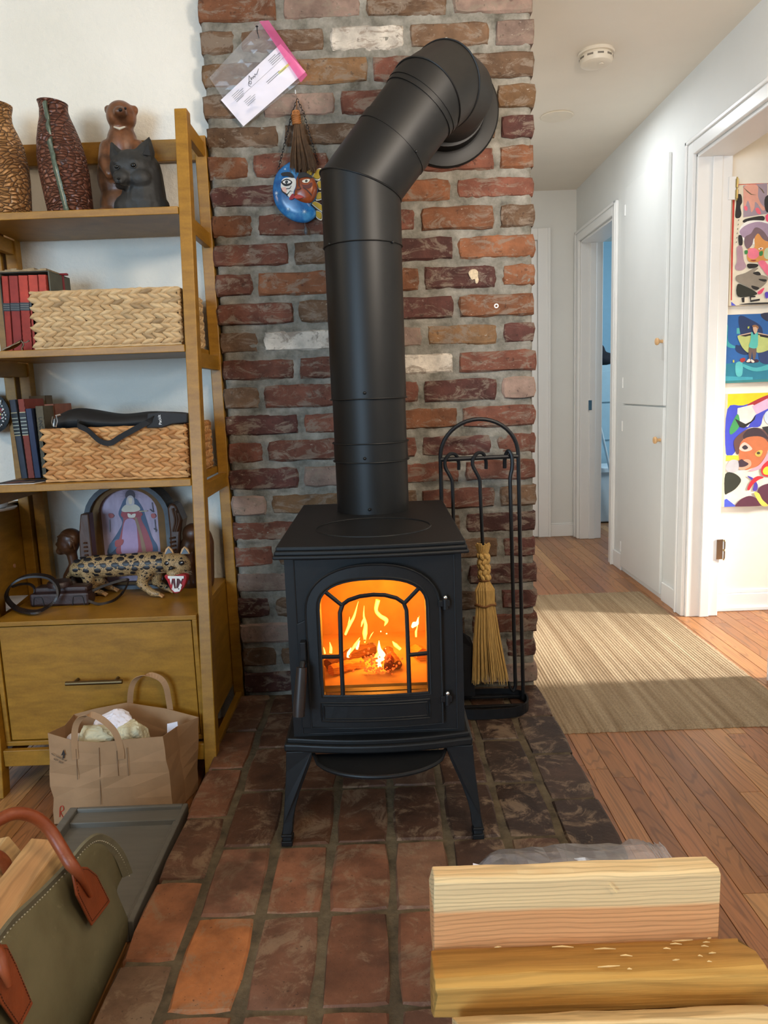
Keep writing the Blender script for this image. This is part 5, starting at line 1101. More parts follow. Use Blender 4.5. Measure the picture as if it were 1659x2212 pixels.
mb = MB(); mb.add(*sheet((452, 168), (562, 48), (660, 168), (524, 275), 12, 12, 0.0035, EY-0.006)); mb.add(*sheet((452, 168), (562, 48), (660, 168), (524, 275), 6, 6, 0.001, EY+0.012)); mb.build('film', FILM, zb, smooth=False)
PAPW = plain('white_paper', srgb(236, 230, 238), 0.7, 0, 0.015)
TLp, TRp, BRp, BLp = (477, 216), (606, 95), (660, 155), (526, 273)
def EP(u, v, dY=0.0): 
    x = (TLp[0]*(1-u)+TRp[0]*u)*(1-v)+(BLp[0]*(1-u)+BRp[0]*u)*v; y = (TLp[1]*(1-u)+TRp[1]*u)*(1-v)+(BLp[1]*(1-u)+BRp[1]*u)*v
    return hy(x, y, EY+dY+0.004*abs(v-0.5))
mb = MB(); k = 8; vs = [EP(u, v/k, dd) for dd in (0.0, 0.003) for v in range(k+1) for u in (0, 1)]; n = 2*(k+1)
mb.add(vs, [(2*i, 2*i+1, 2*i+3, 2*i+2) for i in range(k)]+[(n+2*i, n+2*i+2, n+2*i+3, n+2*i+1) for i in range(k)]+[(2*i, 2*i+2, n+2*i+2, n+2*i) for i in range(k)]+[(2*i+1, n+2*i+1, n+2*i+3, 2*i+3) for i in range(k)]+[(0, n, n+1, 1), (2*k, 2*k+1, n+2*k+1, n+2*k)])
let = mb.build('folded_letter', PAPW, zb)
lay = [((120, 118, 124), 0, [(.16, .318), (.96, .318), (.96, .326), (.16, .326)]), ((214, 206, 90), 0, [(.74, .52), (.93, .52), (.93, .585), (.74, .585)])]
for (u0, v0, rows, L_, g) in ((.13, .13, 5, .17, 130), (.20, .48, 4, .16, 150), (.75, .10, 4, .17, 120), (.56, .50, 2, .30, 110)):
    for r_ in range(rows): v = v0+0.052*r_; LL = L_*(0.7+0.3*((r_*7) % 4)/3); lay.append(((g, g, g+4), 0, [(u0, v), (u0+LL, v), (u0+LL, v+.016), (u0, v+.016)]))
paint_layers('print', let, lay, lambda u, v: EP(u, v, -0.0006), 0, 0.00004, (0, -1, 0))
sg = [(.385, .30), (.375, .23), (.40, .17), (.43, .19), (.41, .25), (.395, .21), (.44, .08), (.455, .05), (.445, .18), (.465, .13), (.475, .18), (.49, .13), (.50, .18), (.52, .12), (.535, .16), (.60, .08)]
MB().tube(spline([EP(u, v, -0.0012) for u, v in sg], 5), 0.0007, 5).build('signature', plain('ink', (0.02, 0.02, 0.03, 1)), let)
PINK = film('pink_zip_seal', (0.92, 0.42, 0.58, 1), 0.38, 0.2, (0.85, 0.18, 0.42, 1), 0.04)
mb = MB(); mb.add(*sheet((560, 46), (580, 44), (664, 162), (650, 178), 2, 10, 0.001, EY-0.012)); mb.build('pink_seal', PINK, zb, smooth=True)
nl = hy(560, 84, 0.0)
tag(MB().tube([nl+Vector((0, 0.01, 0)), nl+Vector((0, -0.035, 0.004)), nl+Vector((0, -0.036, 0.018))], 0.0016, 8).lathe([(0.004, 0), (0.004, 0.0015)], nl+Vector((0, -0.036, 0.018)), 10).build('nail', BLACKI, None), 'dark bent nail holding up the clear zip bag', 'nail')
n2 = hy(641, 212, 0.0)
tag(MB().tube([n2+Vector((0, 0.01, 0)), n2+Vector((0, -0.030, 0.002)), n2+Vector((0, -0.030, 0.012))], 0.0016, 8).build('nail', CHROME, None), 'small bright nail above the little twig broom', 'nail')
# small whisk broom
wy = -0.032
wb = thing('whisk_broom', 'small brown twig whisk broom with an orange binding, hung over the moon plaque', 'broom', hy(642, 300, wy))
TW = plain('brown_twigs', srgb(84, 60, 38), 0.85, 0, 0.3, 80); rt_ = random.Random(8)
mb = MB()
for k in range(170):
    t_ = rt_.uniform(-1, 1); e = rt_.uniform(362, 378)-4*abs(t_); dy_ = rt_.uniform(-0.010, 0.010)
    mb.tube([hy(644+7*t_, 262, wy+0.5*dy_), hy(647+14*t_, 300, wy+dy_), hy(653+26*t_, 340, wy+dy_), hy(656+rt_.uniform(.9, 1.05)*30*t_, e, wy+dy_)], [0.0014, 0.0014, 0.0012, 0.0009], 4)
stuff(mb.build('twigs', TW, wb))
OB = plain('orange_binding', srgb(150, 94, 44), 0.6, 0, 0.2, 60); mb = MB()
mb.tube([hy(639, 240, wy), hy(641, 270, wy)], [0.0115, 0.0125], 14)
for k in range(5):
    c = hy(639+0.5*k, 250+4.3*k, wy); mb.tube([c+Vector((0.0125*cos(i*pi/8), 0.0125*sin(i*pi/8), 0.0007*cos(i*pi/8))) for i in range(16)], 0.0022, 6, closed=True)
for s in (-1, 1): mb.tube([hy(639+s*4+3.2*cos(i*pi/6), 244+4*sin(i*pi/6), wy-0.011) for i in range(12)], 0.002, 6, closed=True)
mb.build('binding', OB, wb, smooth=True)
MB().tube([hy(640, 240, wy), hy(641, 225, -0.028), hy(641, 212, -0.026)], 0.0012, 6).build('cord', TIE, wb)
# moon and sun plaque
my = -0.026
mo = thing('moon_plaque', 'painted blue moon and orange sun face plaque on a chain, left of the flue pipe', 'plaque', hy(645, 415, my))
MP = lambda x, y: hy(560+x/6.91, 200+y/6.91, my)   # photo crop coordinates
mc = MP(570, 1490)
MOONB = N('moon_blue_paint'); co_ = MOONB.co(); MOONB.col(MOONB.ramp(MOONB.noise(co_, 22, 3), (0.3, srgb(22, 62, 120)), (0.55, srgb(40, 112, 172)), (0.75, srgb(90, 164, 206)))); MOONB.r(0.22); MOONB = MOONB.m
moon_out = [(480, 1030), (400, 1070), (310, 1140), (240, 1250), (205, 1400), (208, 1540), (250, 1680), (340, 1800), (450, 1880), (560, 1925), (690, 1935), (790, 1890), (850, 1830), (850, 1790), (830, 1740), (760, 1690), (860, 1560), (870, 1400), (800, 1260), (700, 1210), (560, 1180), (540, 1100)]
mb = MB(); base = smoothpoly([MP(*p) for p in moon_out], 3); n = len(base); cen = sum(base, Vector())/n
mb.add([p+Vector((0, 0.010, 0)) for p in base]+base+[cen.lerp(p, 0.93)+Vector((0, -0.006, 0)) for p in base]+[cen.lerp(p, 0.6)+Vector((0, -0.011, 0)) for p in base]+[cen+Vector((0, -0.0125, 0))], [(k*n+i, k*n+(i+1) % n, (k+1)*n+(i+1) % n, (k+1)*n+i) for k in range(3) for i in range(n)]+[(3*n+i, 3*n+(i+1) % n, 4*n) for i in range(n)]+[tuple(range(n))])
mb.build('moon', MOONB, mo, smooth=True, angle=80)
PET = plain('yellow_petal_paint', srgb(176, 142, 30), 0.25, 0, 0.2, 30)
for (a, b, c, d) in (((790, 1270), (860, 1140), (935, 1140), (900, 1300)), ((855, 1350), (910, 1310), (1000, 1340), (905, 1450)), ((850, 1500), (930, 1480), (1020, 1540), (850, 1610)), ((770, 1650), (840, 1620), (960, 1700), (960, 1790)), ((840, 1760), (930, 1790), (930, 1900), (850, 1860)), ((690, 1190), (740, 1150), (790, 1150), (780, 1250))):
    q_ = smoothpoly([MP(*a), MP(*b), MP(*c), MP(*d)], 4); ce = sum(q_, Vector())/len(q_)
    o = MB().prism([p+Vector((0, 0.004, 0)) for p in q_], (0, 0.004, 0)).build('petal', flat((232, 224, 200), 0.4), mo)
    MB().prism([ce.lerp(p, 0.80)+Vector((0, -0.002, 0)) for p in q_], (0, 0.006, 0)).build('petal_centre', PET, o, bevel=0.001)
SUNM = plain('sun_orange_brown', srgb(150, 72, 36), 0.25, 0, 0.25, 30)
sun = smoothpoly([MP(*p) for p in ((600, 1230), (700, 1215), (800, 1270), (860, 1380), (866, 1480), (830, 1590), (750, 1665), (660, 1660), (560, 1615), (525, 1560), (530, 1490), (555, 1420), (555, 1310))], 3); n = len(sun); ce = sum(sun, Vector())/n
mb = MB(); mb.add([p+Vector((0, -0.004, 0)) for p in sun]+[ce.lerp(p, 0.94)+Vector((0, -0.017, 0)) for p in sun]+[ce.lerp(p, 0.6)+Vector((0, -0.021, 0)) for p in sun]+[ce+Vector((0, -0.022, 0))], [(k*n+i, k*n+(i+1) % n, (k+1)*n+(i+1) % n, (k+1)*n+i) for k in range(2) for i in range(n)]+[(2*n+i, 2*n+(i+1) % n, 3*n) for i in range(n)])
sface = mb.build('sun_face', SUNM, mo, smooth=True, angle=80)
paint_layers('moon_features', mo, [
 ((226, 222, 212), 1, [(345, 1330), (400, 1290), (520, 1290), (555, 1330), (550, 1420), (520, 1500), (520, 1600), (470, 1590), (420, 1540), (370, 1500), (330, 1430)]),
 ((226, 180, 164), 1, [(345, 1440), (400, 1430), (420, 1480), (400, 1520), (360, 1490)]),
 ((16, 14, 16), 1, [(335, 1225), (400, 1205), (480, 1215), (530, 1285), (480, 1290), (420, 1265), (350, 1262)]),
 ((16, 14, 16), 1, [(340, 1345), (420, 1305), (500, 1350), (470, 1400), (400, 1415), (350, 1385)]), ((235, 232, 226), 1, [(360, 1350), (420, 1325), (480, 1352), (450, 1375), (390, 1378)]), ((40, 46, 50), 1, [(395, 1345), (420, 1330), (440, 1350), (420, 1380), (398, 1370)]),
 ((16, 14, 16), 0, [(330, 1430), (345, 1500), (410, 1550), (420, 1570), (430, 1545), (470, 1490), (520, 1500), (470, 1480), (425, 1530), (360, 1490)]),
 ((16, 14, 16), 0, [(410, 1450), (460, 1445), (485, 1410), (490, 1415), (465, 1455), (412, 1460)]),
 ((150, 28, 40), 1, [(455, 1600), (490, 1540), (520, 1530), (530, 1590), (500, 1615), (465, 1618)])]
 +[((205, 224, 234), 0, [(cx_+r_*cos(a), cy_+r_*sin(a)) for k in range(16) for a, r_ in ((k*2*pi/16, R_ if k % 2 == 0 else R_*0.72), (k*2*pi/16+0.2, R_*0.14))]) for cx_, cy_, R_ in ((268, 1520, 48), (440, 1755, 46), (680, 1795, 56), (395, 1165, 26))], lambda x, y: MP(x, y), 0.0135, 0.00025, (0, -1, 0))
paint_layers('sun_features', sface, [
 ((16, 14, 16), 1, [(600, 1240), (680, 1220), (770, 1260), (800, 1310), (720, 1290), (650, 1300), (590, 1310)]),
 ((235, 226, 206), 1, [(650, 1350), (700, 1325), (765, 1325), (740, 1370), (680, 1375)]), ((60, 62, 52), 1, [(695, 1345), (715, 1330), (735, 1348), (715, 1370), (698, 1362)]),
 ((96, 40, 30), 1, [(650, 1400), (720, 1410), (790, 1370), (800, 1420), (740, 1460), (670, 1440)]), ((44, 22, 18), 0, [(660, 1450), (720, 1490), (780, 1560), (800, 1580), (790, 1545), (725, 1475), (665, 1440)]),
 ((44, 22, 18), 0, [(600, 1310), (610, 1420), (640, 1460), (610, 1480), (570, 1480), (560, 1470), (605, 1470), (628, 1455), (600, 1425), (592, 1310)]),
 ((180, 58, 44), 1, [(530, 1585), (590, 1550), (650, 1570), (670, 1590), (620, 1610), (560, 1610)])], lambda x, y: MP(x, y), 0.0224, 0.00025, (0, -1, 0))
def chain(a, b, nm):
    mb = MB(); n = int((b-a).length/0.0085)
    for k in range(n):
        c = a.lerp(b, (k+.5)/n); d = (b-a).normalized(); s = Vector((0, 1, 0)) if k % 2 else d.cross(Vector((0, 1, 0)))
        mb.tube([c+d*0.0062*cos(i*pi/5)+s*0.0030*sin(i*pi/5) for i in range(10)], 0.0009, 5, closed=True)
    stuff(mb.build(nm, BLACKI, mo, smooth=True))
chain(MP(285, 1150), MP(490, 300)+Vector((0, 0.004, 0)), 'chain'); chain(MP(490, 300)+Vector((0, 0.004, 0)), MP(565, 95), 'chain'); chain(MP(565, 95), MP(660, 300)+Vector((0, 0.004, 0)), 'chain'); chain(MP(660, 300)+Vector((0, 0.006, 0)), MP(880, 1060)+Vector((0, 0.008, 0)), 'chain')
mb = MB().lathe([(0.001, 0.012), (0.004, 0.008), (0.0055, 0.0), (0.005, -0.008), (0.001, -0.013)], MP(695, 2060), 10).tube([MP(680, 1940), MP(685, 2000)], 0.0008, 5); mb.build('bead_drop', plain('grey_stone_bead', srgb(80, 82, 86), 0.3), mo, smooth=True)

# ================================================================== rug
def m_jute():
    m = N('jute'); n = m.noise(m.co((26, 0.7, 1)), 1.0, 4, 0.6); f = m.noise(m.co(), 190, 3)
    c = m.mix(m.ramp(n, (0.36, 0.0), (0.66, 1.0)), srgb(136, 114, 88), srgb(174, 154, 126))
    m.col(m.mix(0.7, c, m.ramp(f, (0.3, 0.62), (0.7, 1.18)), 'MULTIPLY')); m.r(0.9, 0, 0.2); m.bump(f, 0.5, 0.002); return m.m
mb = MB(); X0, X1, Y0, Y1 = 0.524, 1.362, -0.178, 1.452; pit = 0.0125; NX = int((X1-X0)/(pit/4)); NY = 240; vs = []; rr_ = random.Random(6)
for i in range(NX+1):
    x = X0+(X1-X0)*i/NX; ph = (x/pit) % 1; col_ = int(x/pit)
    for j in range(NY+1):
        y = Y0+(Y1-Y0)*j/NY; e = min(i, NX-i, 3)/3*min(j, NY-j, 2)/2
        vs.append((x+(rr_.uniform(-.003, .003) if e < 1 else 0), y+(rr_.uniform(-.003, .003) if e < 1 else 0), 0.001+e*(0.0055+0.0042*abs(sin(pi*ph))*(0.72+0.28*sin(2*pi*(y/0.0136+0.5*col_))))))
W1 = NY+1; mb.add(vs, [(i*W1+j, (i+1)*W1+j, (i+1)*W1+j+1, i*W1+j+1) for i in range(NX) for j in range(NY)])
tag(mb.build('jute_rug', m_jute(), None, smooth=True, angle=80), 'ribbed natural jute runner rug on the hall floor', 'rug')

# ================================================================== paintings on the bedroom wall
def canvas(label, X0, X1, Z0, Z1, lay, P):
    c = thing('painting', label, 'painting', ((X0+X1)/2, 1.07, Z0))
    MB().box(X0, X1, 1.061, 1.0805, Z0, Z1).build('canvas', plain('canvas_edge', srgb(226, 214, 192), 0.8, 0, 0.05), c, bevel=0.001)
    paint_layers('painted_face', c, lay, P, 0.0, 0.00012, (0, -1, 0)); return c
A_ = lambda x, y: hy(1520+x/6.317, 370+y/6.317, 1.0605)
def onc(P, X0, X1, Z0, Z1):
    def f(x, y):
        q = P(x, y); q.x = min(max(q.x, X0+.001), X1-.001); q.z = min(max(q.z, Z0+.001), Z1-.001); return q
    return f
c1 = (1.604, 1.93, 1.442, 1.968)
BG = [(-999, -999), (9999, -999), (9999, 9999), (-999, 9999)]
K = (34, 32, 34)
canvas('topmost painting, a collage of hands and a lilac-haired face with pink dots', *c1, [((238, 228, 206), 0, BG), ((206, 62, 52), 0, [(390, 190), (430, 190), (400, 1100), (385, 1760), (370, 1760), (375, 1100)]), ((206, 84, 64), 0, [(430, 170), (1500, 130), (1500, 145), (430, 190)]), ((206, 84, 64), 0, [(380, 1850), (1500, 1800), (1500, 1815), (380, 1870)]),
 ((92, 98, 220), 0, [(415, 185), (485, 190), (430, 290)]), ((92, 98, 220), 0, [(375, 1780), (440, 1850), (375, 1860)]), (K, 1, [(455, 330), (510, 320), (525, 420), (500, 480), (515, 580), (490, 635), (430, 625), (440, 480)]),
 ((164, 146, 160), 0, [(540, 195), (868, 160), (868, 580), (540, 630)]), ((226, 164, 146), 1, [(560, 200), (730, 190), (740, 340), (780, 440), (840, 510), (800, 535), (740, 450), (700, 420), (690, 500), (650, 560), (630, 470), (600, 400), (570, 480), (545, 480), (540, 300)]), ((240, 108, 128), 1, [(550, 480), (590, 480), (595, 530), (565, 535)]), ((240, 108, 128), 1, [(705, 510), (750, 505), (780, 580), (730, 575)]), ((110, 92, 66), 0, [(530, 210), (600, 270), (650, 310), (720, 325), (640, 320), (590, 280)]),
 ((110, 92, 66), 0, [(730, 195), (800, 250), (830, 300), (815, 300), (780, 250)]), (K, 1, [(560, 655), (800, 610), (805, 680), (560, 705)]), (K, 1, [(840, 350), (1000, 330), (1000, 560), (850, 550)]), ((240, 84, 120), 1, [(845, 600), (1000, 560), (1000, 720), (880, 715)]), ((252, 250, 244), 1, [(480, 820), (560, 700), (720, 670), (900, 720), (900, 1000), (560, 960)]),
 ((176, 152, 178), 1, [(485, 830), (540, 760), (640, 710), (760, 690), (900, 720), (1100, 740), (1100, 900), (900, 950), (680, 920), (550, 910)]), ((124, 100, 110), 1, [(560, 900), (640, 850), (700, 770), (780, 790), (860, 880), (880, 960), (700, 900), (660, 1000), (600, 1060), (555, 1000)]),
 ((226, 156, 84), 1, [(690, 920), (740, 850), (800, 920), (878, 960), (1100, 960), (1100, 1160), (800, 1230), (640, 1240), (590, 1190), (600, 1060), (690, 1040)]), ((252, 236, 226), 1, [(740, 1060), (780, 1040), (810, 1050), (780, 1075)]), ((90, 50, 50), 1, [(765, 1055), (785, 1050), (785, 1066), (768, 1068)]), ((244, 128, 152), 1, [(600, 1080), (680, 1050), (745, 1090), (745, 1160), (680, 1200), (605, 1170)]), ((60, 140, 74), 1, [(555, 1085), (595, 1080), (595, 1125), (560, 1130)]), ((60, 140, 74), 1, [(755, 1105), (800, 1090), (800, 1145), (760, 1155)]), ((196, 214, 178), 1, [(820, 1100), (880, 1040), (1100, 1040), (1100, 1200), (850, 1200)]),
 ((150, 40, 50), 1, [(630, 1215), (715, 1212), (680, 1230)]), ((244, 120, 150), 1, [(740, 1240), (820, 1220), (900, 1300), (1100, 1400), (900, 1440), (800, 1340)]), (K, 1, [(470, 880), (520, 890), (525, 1000), (480, 1010)]), ((182, 150, 164), 1, [(450, 1040), (520, 1030), (540, 1200), (575, 1300), (520, 1350), (450, 1350), (425, 1300), (450, 1230)]), (K, 1, [(595, 1265), (730, 1270), (720, 1310), (610, 1325)]),
 ((150, 140, 126), 1, [(440, 1430), (560, 1390), (680, 1325), (740, 1325), (690, 1390), (860, 1440), (850, 1520), (760, 1600), (690, 1630), (560, 1560), (450, 1500)]), (K, 1, [(665, 1390), (740, 1370), (775, 1415), (720, 1420)]), (K, 1, [(750, 1470), (850, 1480), (830, 1510), (760, 1490)]), (K, 1, [(650, 1560), (750, 1590), (720, 1620), (660, 1600)]), ((40, 44, 36), 1, [(455, 1545), (560, 1570), (720, 1660), (660, 1700), (460, 1710)]),
 ((240, 84, 120), 1, [(730, 1650), (820, 1590), (790, 1660), (750, 1680)]), (K, 0, [(510, 1730), (550, 1720), (550, 1790), (520, 1790)]), (K, 0, [(620, 1700), (700, 1700), (700, 1720), (640, 1722), (640, 1760), (760, 1740), (760, 1765), (630, 1785)]), (K, 1, [(480, 1820), (620, 1800), (878, 1790), (1100, 1790), (800, 1815)]), ((92, 70, 200), 1, [(830, 1660), (870, 1650), (880, 1720), (840, 1730)])]
 +[(K, 0, [(470-1.1*k*2.9, 660+30*k), (478-1.1*k*2.9, 660+30*k), (470-1.1*k*2.9, 680+30*k), (462-1.1*k*2.9, 680+30*k)]) for k in range(0, 12, 2)], onc(A_, *c1))
c2 = (1.597, 1.90, 1.094, 1.404); B_ = lambda x, y: hy(1520+x/4.914, 660+y/4.914, 1.0605)
canvas('middle painting, a small figure in a turquoise dress with green wings on deep blue', *c2, [((38, 100, 170), 0, BG), ((30, 124, 150), 0, [(200, 620), (900, 560), (1200, 600), (1200, 900), (200, 900)]), ((62, 164, 176), 1, [(230, 220), (258, 220), (260, 380), (350, 440), (340, 455), (230, 420)]), ((84, 176, 176), 0, [(350, 240), (430, 235), (432, 300), (350, 300)]), ((28, 54, 100), 1, [(370, 120), (500, 150), (620, 240), (600, 400), (470, 520), (350, 490), (340, 420), (400, 400)]), ((44, 50, 74), 1, [(610, 85), (800, 80), (800, 180), (660, 160)]), ((36, 60, 110), 1, [(600, 420), (760, 420), (760, 600), (600, 600)]),
 ((92, 190, 194), 1, [(340, 615), (410, 605), (405, 740), (345, 740)]), ((72, 176, 184), 1, [(420, 620), (560, 660), (760, 600), (760, 660), (560, 700), (430, 660)]), ((60, 160, 180), 0, [(220, 750), (520, 760), (520, 790), (220, 800)]), ((48, 128, 132), 0, [(220, 800), (900, 770), (900, 830), (220, 830)]), ((170, 50, 50), 1, [(385, 570), (430, 555), (440, 585), (400, 605)]), ((200, 200, 80), 0, [(308, 578), (324, 578), (324, 605), (308, 605)]), ((60, 34, 60), 1, [(440, 590), (560, 570), (580, 600), (480, 610)]), ((190, 204, 90), 0, [(465, 225), (485, 220), (480, 245), (465, 245)]),
 ((190, 202, 124), 1, [(360, 320), (440, 330), (500, 320), (500, 400), (480, 500), (420, 460), (380, 390)]), ((190, 202, 124), 1, [(570, 320), (640, 330), (760, 330), (760, 420), (690, 470), (600, 500), (555, 480)]), ((36, 30, 34), 0, [(360, 316), (500, 290), (505, 315), (440, 330)]), ((36, 30, 34), 0, [(580, 295), (760, 325), (760, 360), (600, 330)]), ((216, 184, 158), 0, [(370, 315), (500, 285), (505, 297), (375, 322)]), ((216, 184, 158), 0, [(575, 287), (700, 315), (700, 323), (575, 300)]),
 ((110, 90, 84), 1, [(480, 440), (555, 440), (545, 560), (520, 565), (512, 490), (500, 565), (478, 560)]), ((240, 224, 210), 1, [(450, 595), (480, 565), (495, 590), (470, 602)]), ((240, 224, 210), 1, [(500, 570), (535, 590), (528, 606), (505, 600)]), ((88, 190, 180), 1, [(500, 290), (515, 285), (530, 310), (560, 285), (572, 300), (565, 445), (478, 440), (495, 370)]), ((214, 178, 150), 1, [(520, 225), (545, 215), (568, 230), (565, 275), (545, 300), (525, 270)]), ((150, 104, 66), 1, [(512, 215), (545, 205), (578, 225), (575, 250), (550, 228), (520, 230)])], onc(B_, *c2))
c3 = (1.614, 1.95, 0.514, 1.046)
canvas('lowest painting, a large brown face with collage shapes and a yellow top edge', *c3, [((232, 222, 204), 0, BG), ((226, 202, 20), 0, [(200, 900), (1500, 840), (1500, 1000), (660, 960), (450, 1060), (200, 1100)]), ((60, 70, 190), 1, [(225, 1100), (420, 1060), (640, 1000), (900, 1000), (660, 1130), (600, 1280), (480, 1300), (360, 1400), (330, 1560), (225, 1570)]), ((170, 36, 50), 1, [(460, 1060), (560, 1000), (680, 950), (780, 940), (780, 990), (600, 1050)]), ((226, 216, 208), 0, [(360, 1090), (520, 1050), (620, 1100), (540, 1170), (470, 1290), (350, 1260)]), ((214, 176, 206), 0, [(512, 1070), (680, 985), (690, 1090), (560, 1155)]), ((64, 150, 84), 1, [(280, 1300), (360, 1150), (380, 1280), (290, 1370)]), (K, 0, [(330, 1200), (470, 1270), (555, 1160), (540, 1210), (430, 1300), (380, 1290)]), (K, 0, [(620, 1290), (683, 1280), (800, 1400), (683, 1440)]),
 ((196, 210, 224), 1, [(660, 1130), (900, 1050), (900, 1280), (680, 1260)]), ((100, 66, 60), 1, [(320, 1440), (400, 1350), (500, 1300), (620, 1310), (690, 1400), (680, 1540), (600, 1400), (420, 1420), (380, 1560), (345, 1570)]), ((54, 36, 46), 1, [(420, 1370), (500, 1300), (610, 1320), (690, 1420), (600, 1390), (440, 1420)]), ((196, 110, 66), 1, [(375, 1560), (390, 1460), (460, 1400), (600, 1390), (680, 1450), (680, 1540), (600, 1680), (500, 1730), (430, 1740), (370, 1660)]), ((226, 190, 174), 1, [(375, 1520), (430, 1450), (515, 1520), (440, 1550)]), ((50, 44, 54), 1, [(405, 1505), (440, 1480), (470, 1510), (435, 1530)]), ((200, 176, 80), 1, [(545, 1570), (590, 1535), (625, 1545), (600, 1600), (560, 1600)]), ((70, 60, 40), 1, [(560, 1565), (580, 1550), (600, 1568), (575, 1580)]), ((214, 160, 132), 1, [(420, 1640), (490, 1640), (500, 1700), (430, 1740), (370, 1730)]),
 ((62, 40, 54), 1, [(365, 1660), (400, 1630), (430, 1650), (475, 1680), (430, 1710), (370, 1710)]), ((238, 160, 176), 1, [(500, 1740), (600, 1680), (700, 1540), (760, 1540), (620, 1720), (480, 1760)]), ((224, 200, 60), 0, [(228, 1590), (370, 1590), (372, 1640), (228, 1650)]), ((190, 186, 190), 1, [(235, 1700), (290, 1640), (360, 1650), (365, 1740), (300, 1775), (240, 1750)]), ((44, 46, 34), 1, [(220, 1790), (320, 1780), (395, 1850), (340, 1940), (260, 1990), (215, 1990)]), ((80, 60, 170), 1, [(460, 1810), (520, 1830), (570, 1900), (560, 1960), (520, 1960), (530, 1880)]), ((206, 40, 50), 1, [(460, 1940), (500, 1860), (570, 1810), (635, 1825), (580, 1850), (520, 1900), (480, 1960)]), ((206, 40, 50), 1, [(605, 1750), (640, 1680), (720, 1640), (760, 1800), (640, 1810)]), ((232, 206, 50), 1, [(625, 1750), (660, 1710), (720, 1720), (700, 1790), (640, 1790)]),
 ((92, 42, 62), 1, [(570, 1960), (640, 1900), (760, 1900), (760, 2090), (640, 2110), (590, 2050)]), ((92, 42, 62), 1, [(330, 2120), (400, 2050), (500, 2020), (600, 2080), (630, 2160), (340, 2160)]), ((228, 206, 90), 1, [(530, 1990), (580, 1990), (620, 2060), (680, 2130), (610, 2120)]), ((74, 90, 200), 0, [(200, 2060), (240, 2050), (330, 2120), (330, 2180), (200, 2180)])], onc(B_, *c3))
# ================================================================== paper grocery bag
KR = plain('kraft_paper', srgb(164, 126, 90), 0.75, 0, 0.10, 14, 0.25, 30)
pb = thing('paper_bag', 'brown paper grocery bag with handles, filled with crumpled paper, before the drawer', 'bag', (-0.75, -0.51, 0))
top = [(-.905, -.600, .262), (-.84, -.603, .240), (-.77, -.606, .233), (-.70, -.604, .238), (-.604, -.600, .241), (-.592, -.51, .226), (-.548, -.444, .222), (-.64, -.440, .250), (-.75, -.440, .272), (-.84, -.441, .258), (-.90, -.445, .245), (-.895, -.52, .246)]
bot = [(-.915, -.60), (-.85, -.60), (-.77, -.60), (-.69, -.60), (-.590, -.60), (-.584, -.51), (-.566, -.444), (-.64, -.44), (-.75, -.44), (-.84, -.44), (-.905, -.444), (-.905, -.52)]
mb = MB(); n = len(top); vs = []; rp = random.Random(12); lv = 7
for l in range(lv+1):
    f = l/lv
    for i in range(n):
        w_ = 0.004*sin(pi*f) if 0 < l < lv else 0; vs.append((bot[i][0]*(1-f)+top[i][0]*f+rp.uniform(-w_, w_), bot[i][1]*(1-f)+top[i][1]*f+rp.uniform(-w_, w_), 0.003+(top[i][2]-0.003)*f))
mb.add(vs, [(l*n+i, l*n+(i+1) % n, (l+1)*n+(i+1) % n, (l+1)*n+i) for l in range(lv) for i in range(n)]+[tuple(range(n))[::-1]])
o = mb.build('sack', KR, pb); s_ = o.modifiers.new('thick', 'SOLIDIFY'); s_.thickness = 0.0012
mb = MB().ribbon(spline([hy(x, y, -0.6065) for x, y in ((163, 1640), (161, 1613), (162, 1575), (170, 1556), (184, 1546), (199, 1544), (222, 1555), (245, 1577), (256, 1600), (261, 1622), (262, 1640))], 4), 0.016, 0.0016, lambda i: (1, 0.35, 0.15))
mb.build('handle', KR, pb)
mb = MB().ribbon(spline([hy(x, y, -0.437) for x, y in ((283, 1535), (281, 1512), (285, 1482), (297, 1465), (320, 1457), (345, 1465), (358, 1482), (364, 1510), (368, 1535))], 4), 0.016, 0.0016, lambda i: (1, 0.5, 0.1))
mb.build('handle', KR, pb)
for x, y0, y1 in ((164, 1618, 1684), (214, 1615, 1738), (252, 1622, 1676), (274, 1615, 1676)): MB().tube([hy(x, y0, -0.6065), hy(x+4, y1, -0.6045)], 0.0008, 4).build('crease', plain('crease_brown', srgb(110, 80, 54)), pb)
INK = plain('print_black', srgb(40, 32, 28))
MB().prism([hy(x, y, -0.6065) for x, y in ((137, 1619), (141.5, 1632), (138.5, 1631), (139, 1638), (135.5, 1638), (135.5, 1631), (132, 1632))], (0, 0.0006, 0)).build('arrow_mark', INK, pb)
ux = hy(140, 1642, -0.6)-hy(112, 1628, -0.6)
text('bag_print', 'PULL HANDLES UP', 0.0052, hy(127, 1636, -0.6068), ux, (0, 0, 1), INK, pb); text('bag_print', 'NOT OUT', 0.0060, hy(126, 1644, -0.6068), ux, (0, 0, 1), INK, pb)
MB().tube(spline([hy(x, y, -0.602) for x, y in ((129, 1765), (130, 1744), (136, 1742), (137, 1750), (131, 1755), (139, 1768), (142, 1758), (145, 1757), (145, 1765), (141, 1767), (142, 1758), (148, 1755))], 4), 0.0011, 5).build('red_logo_lettering', flat((180, 54, 32)), pb)
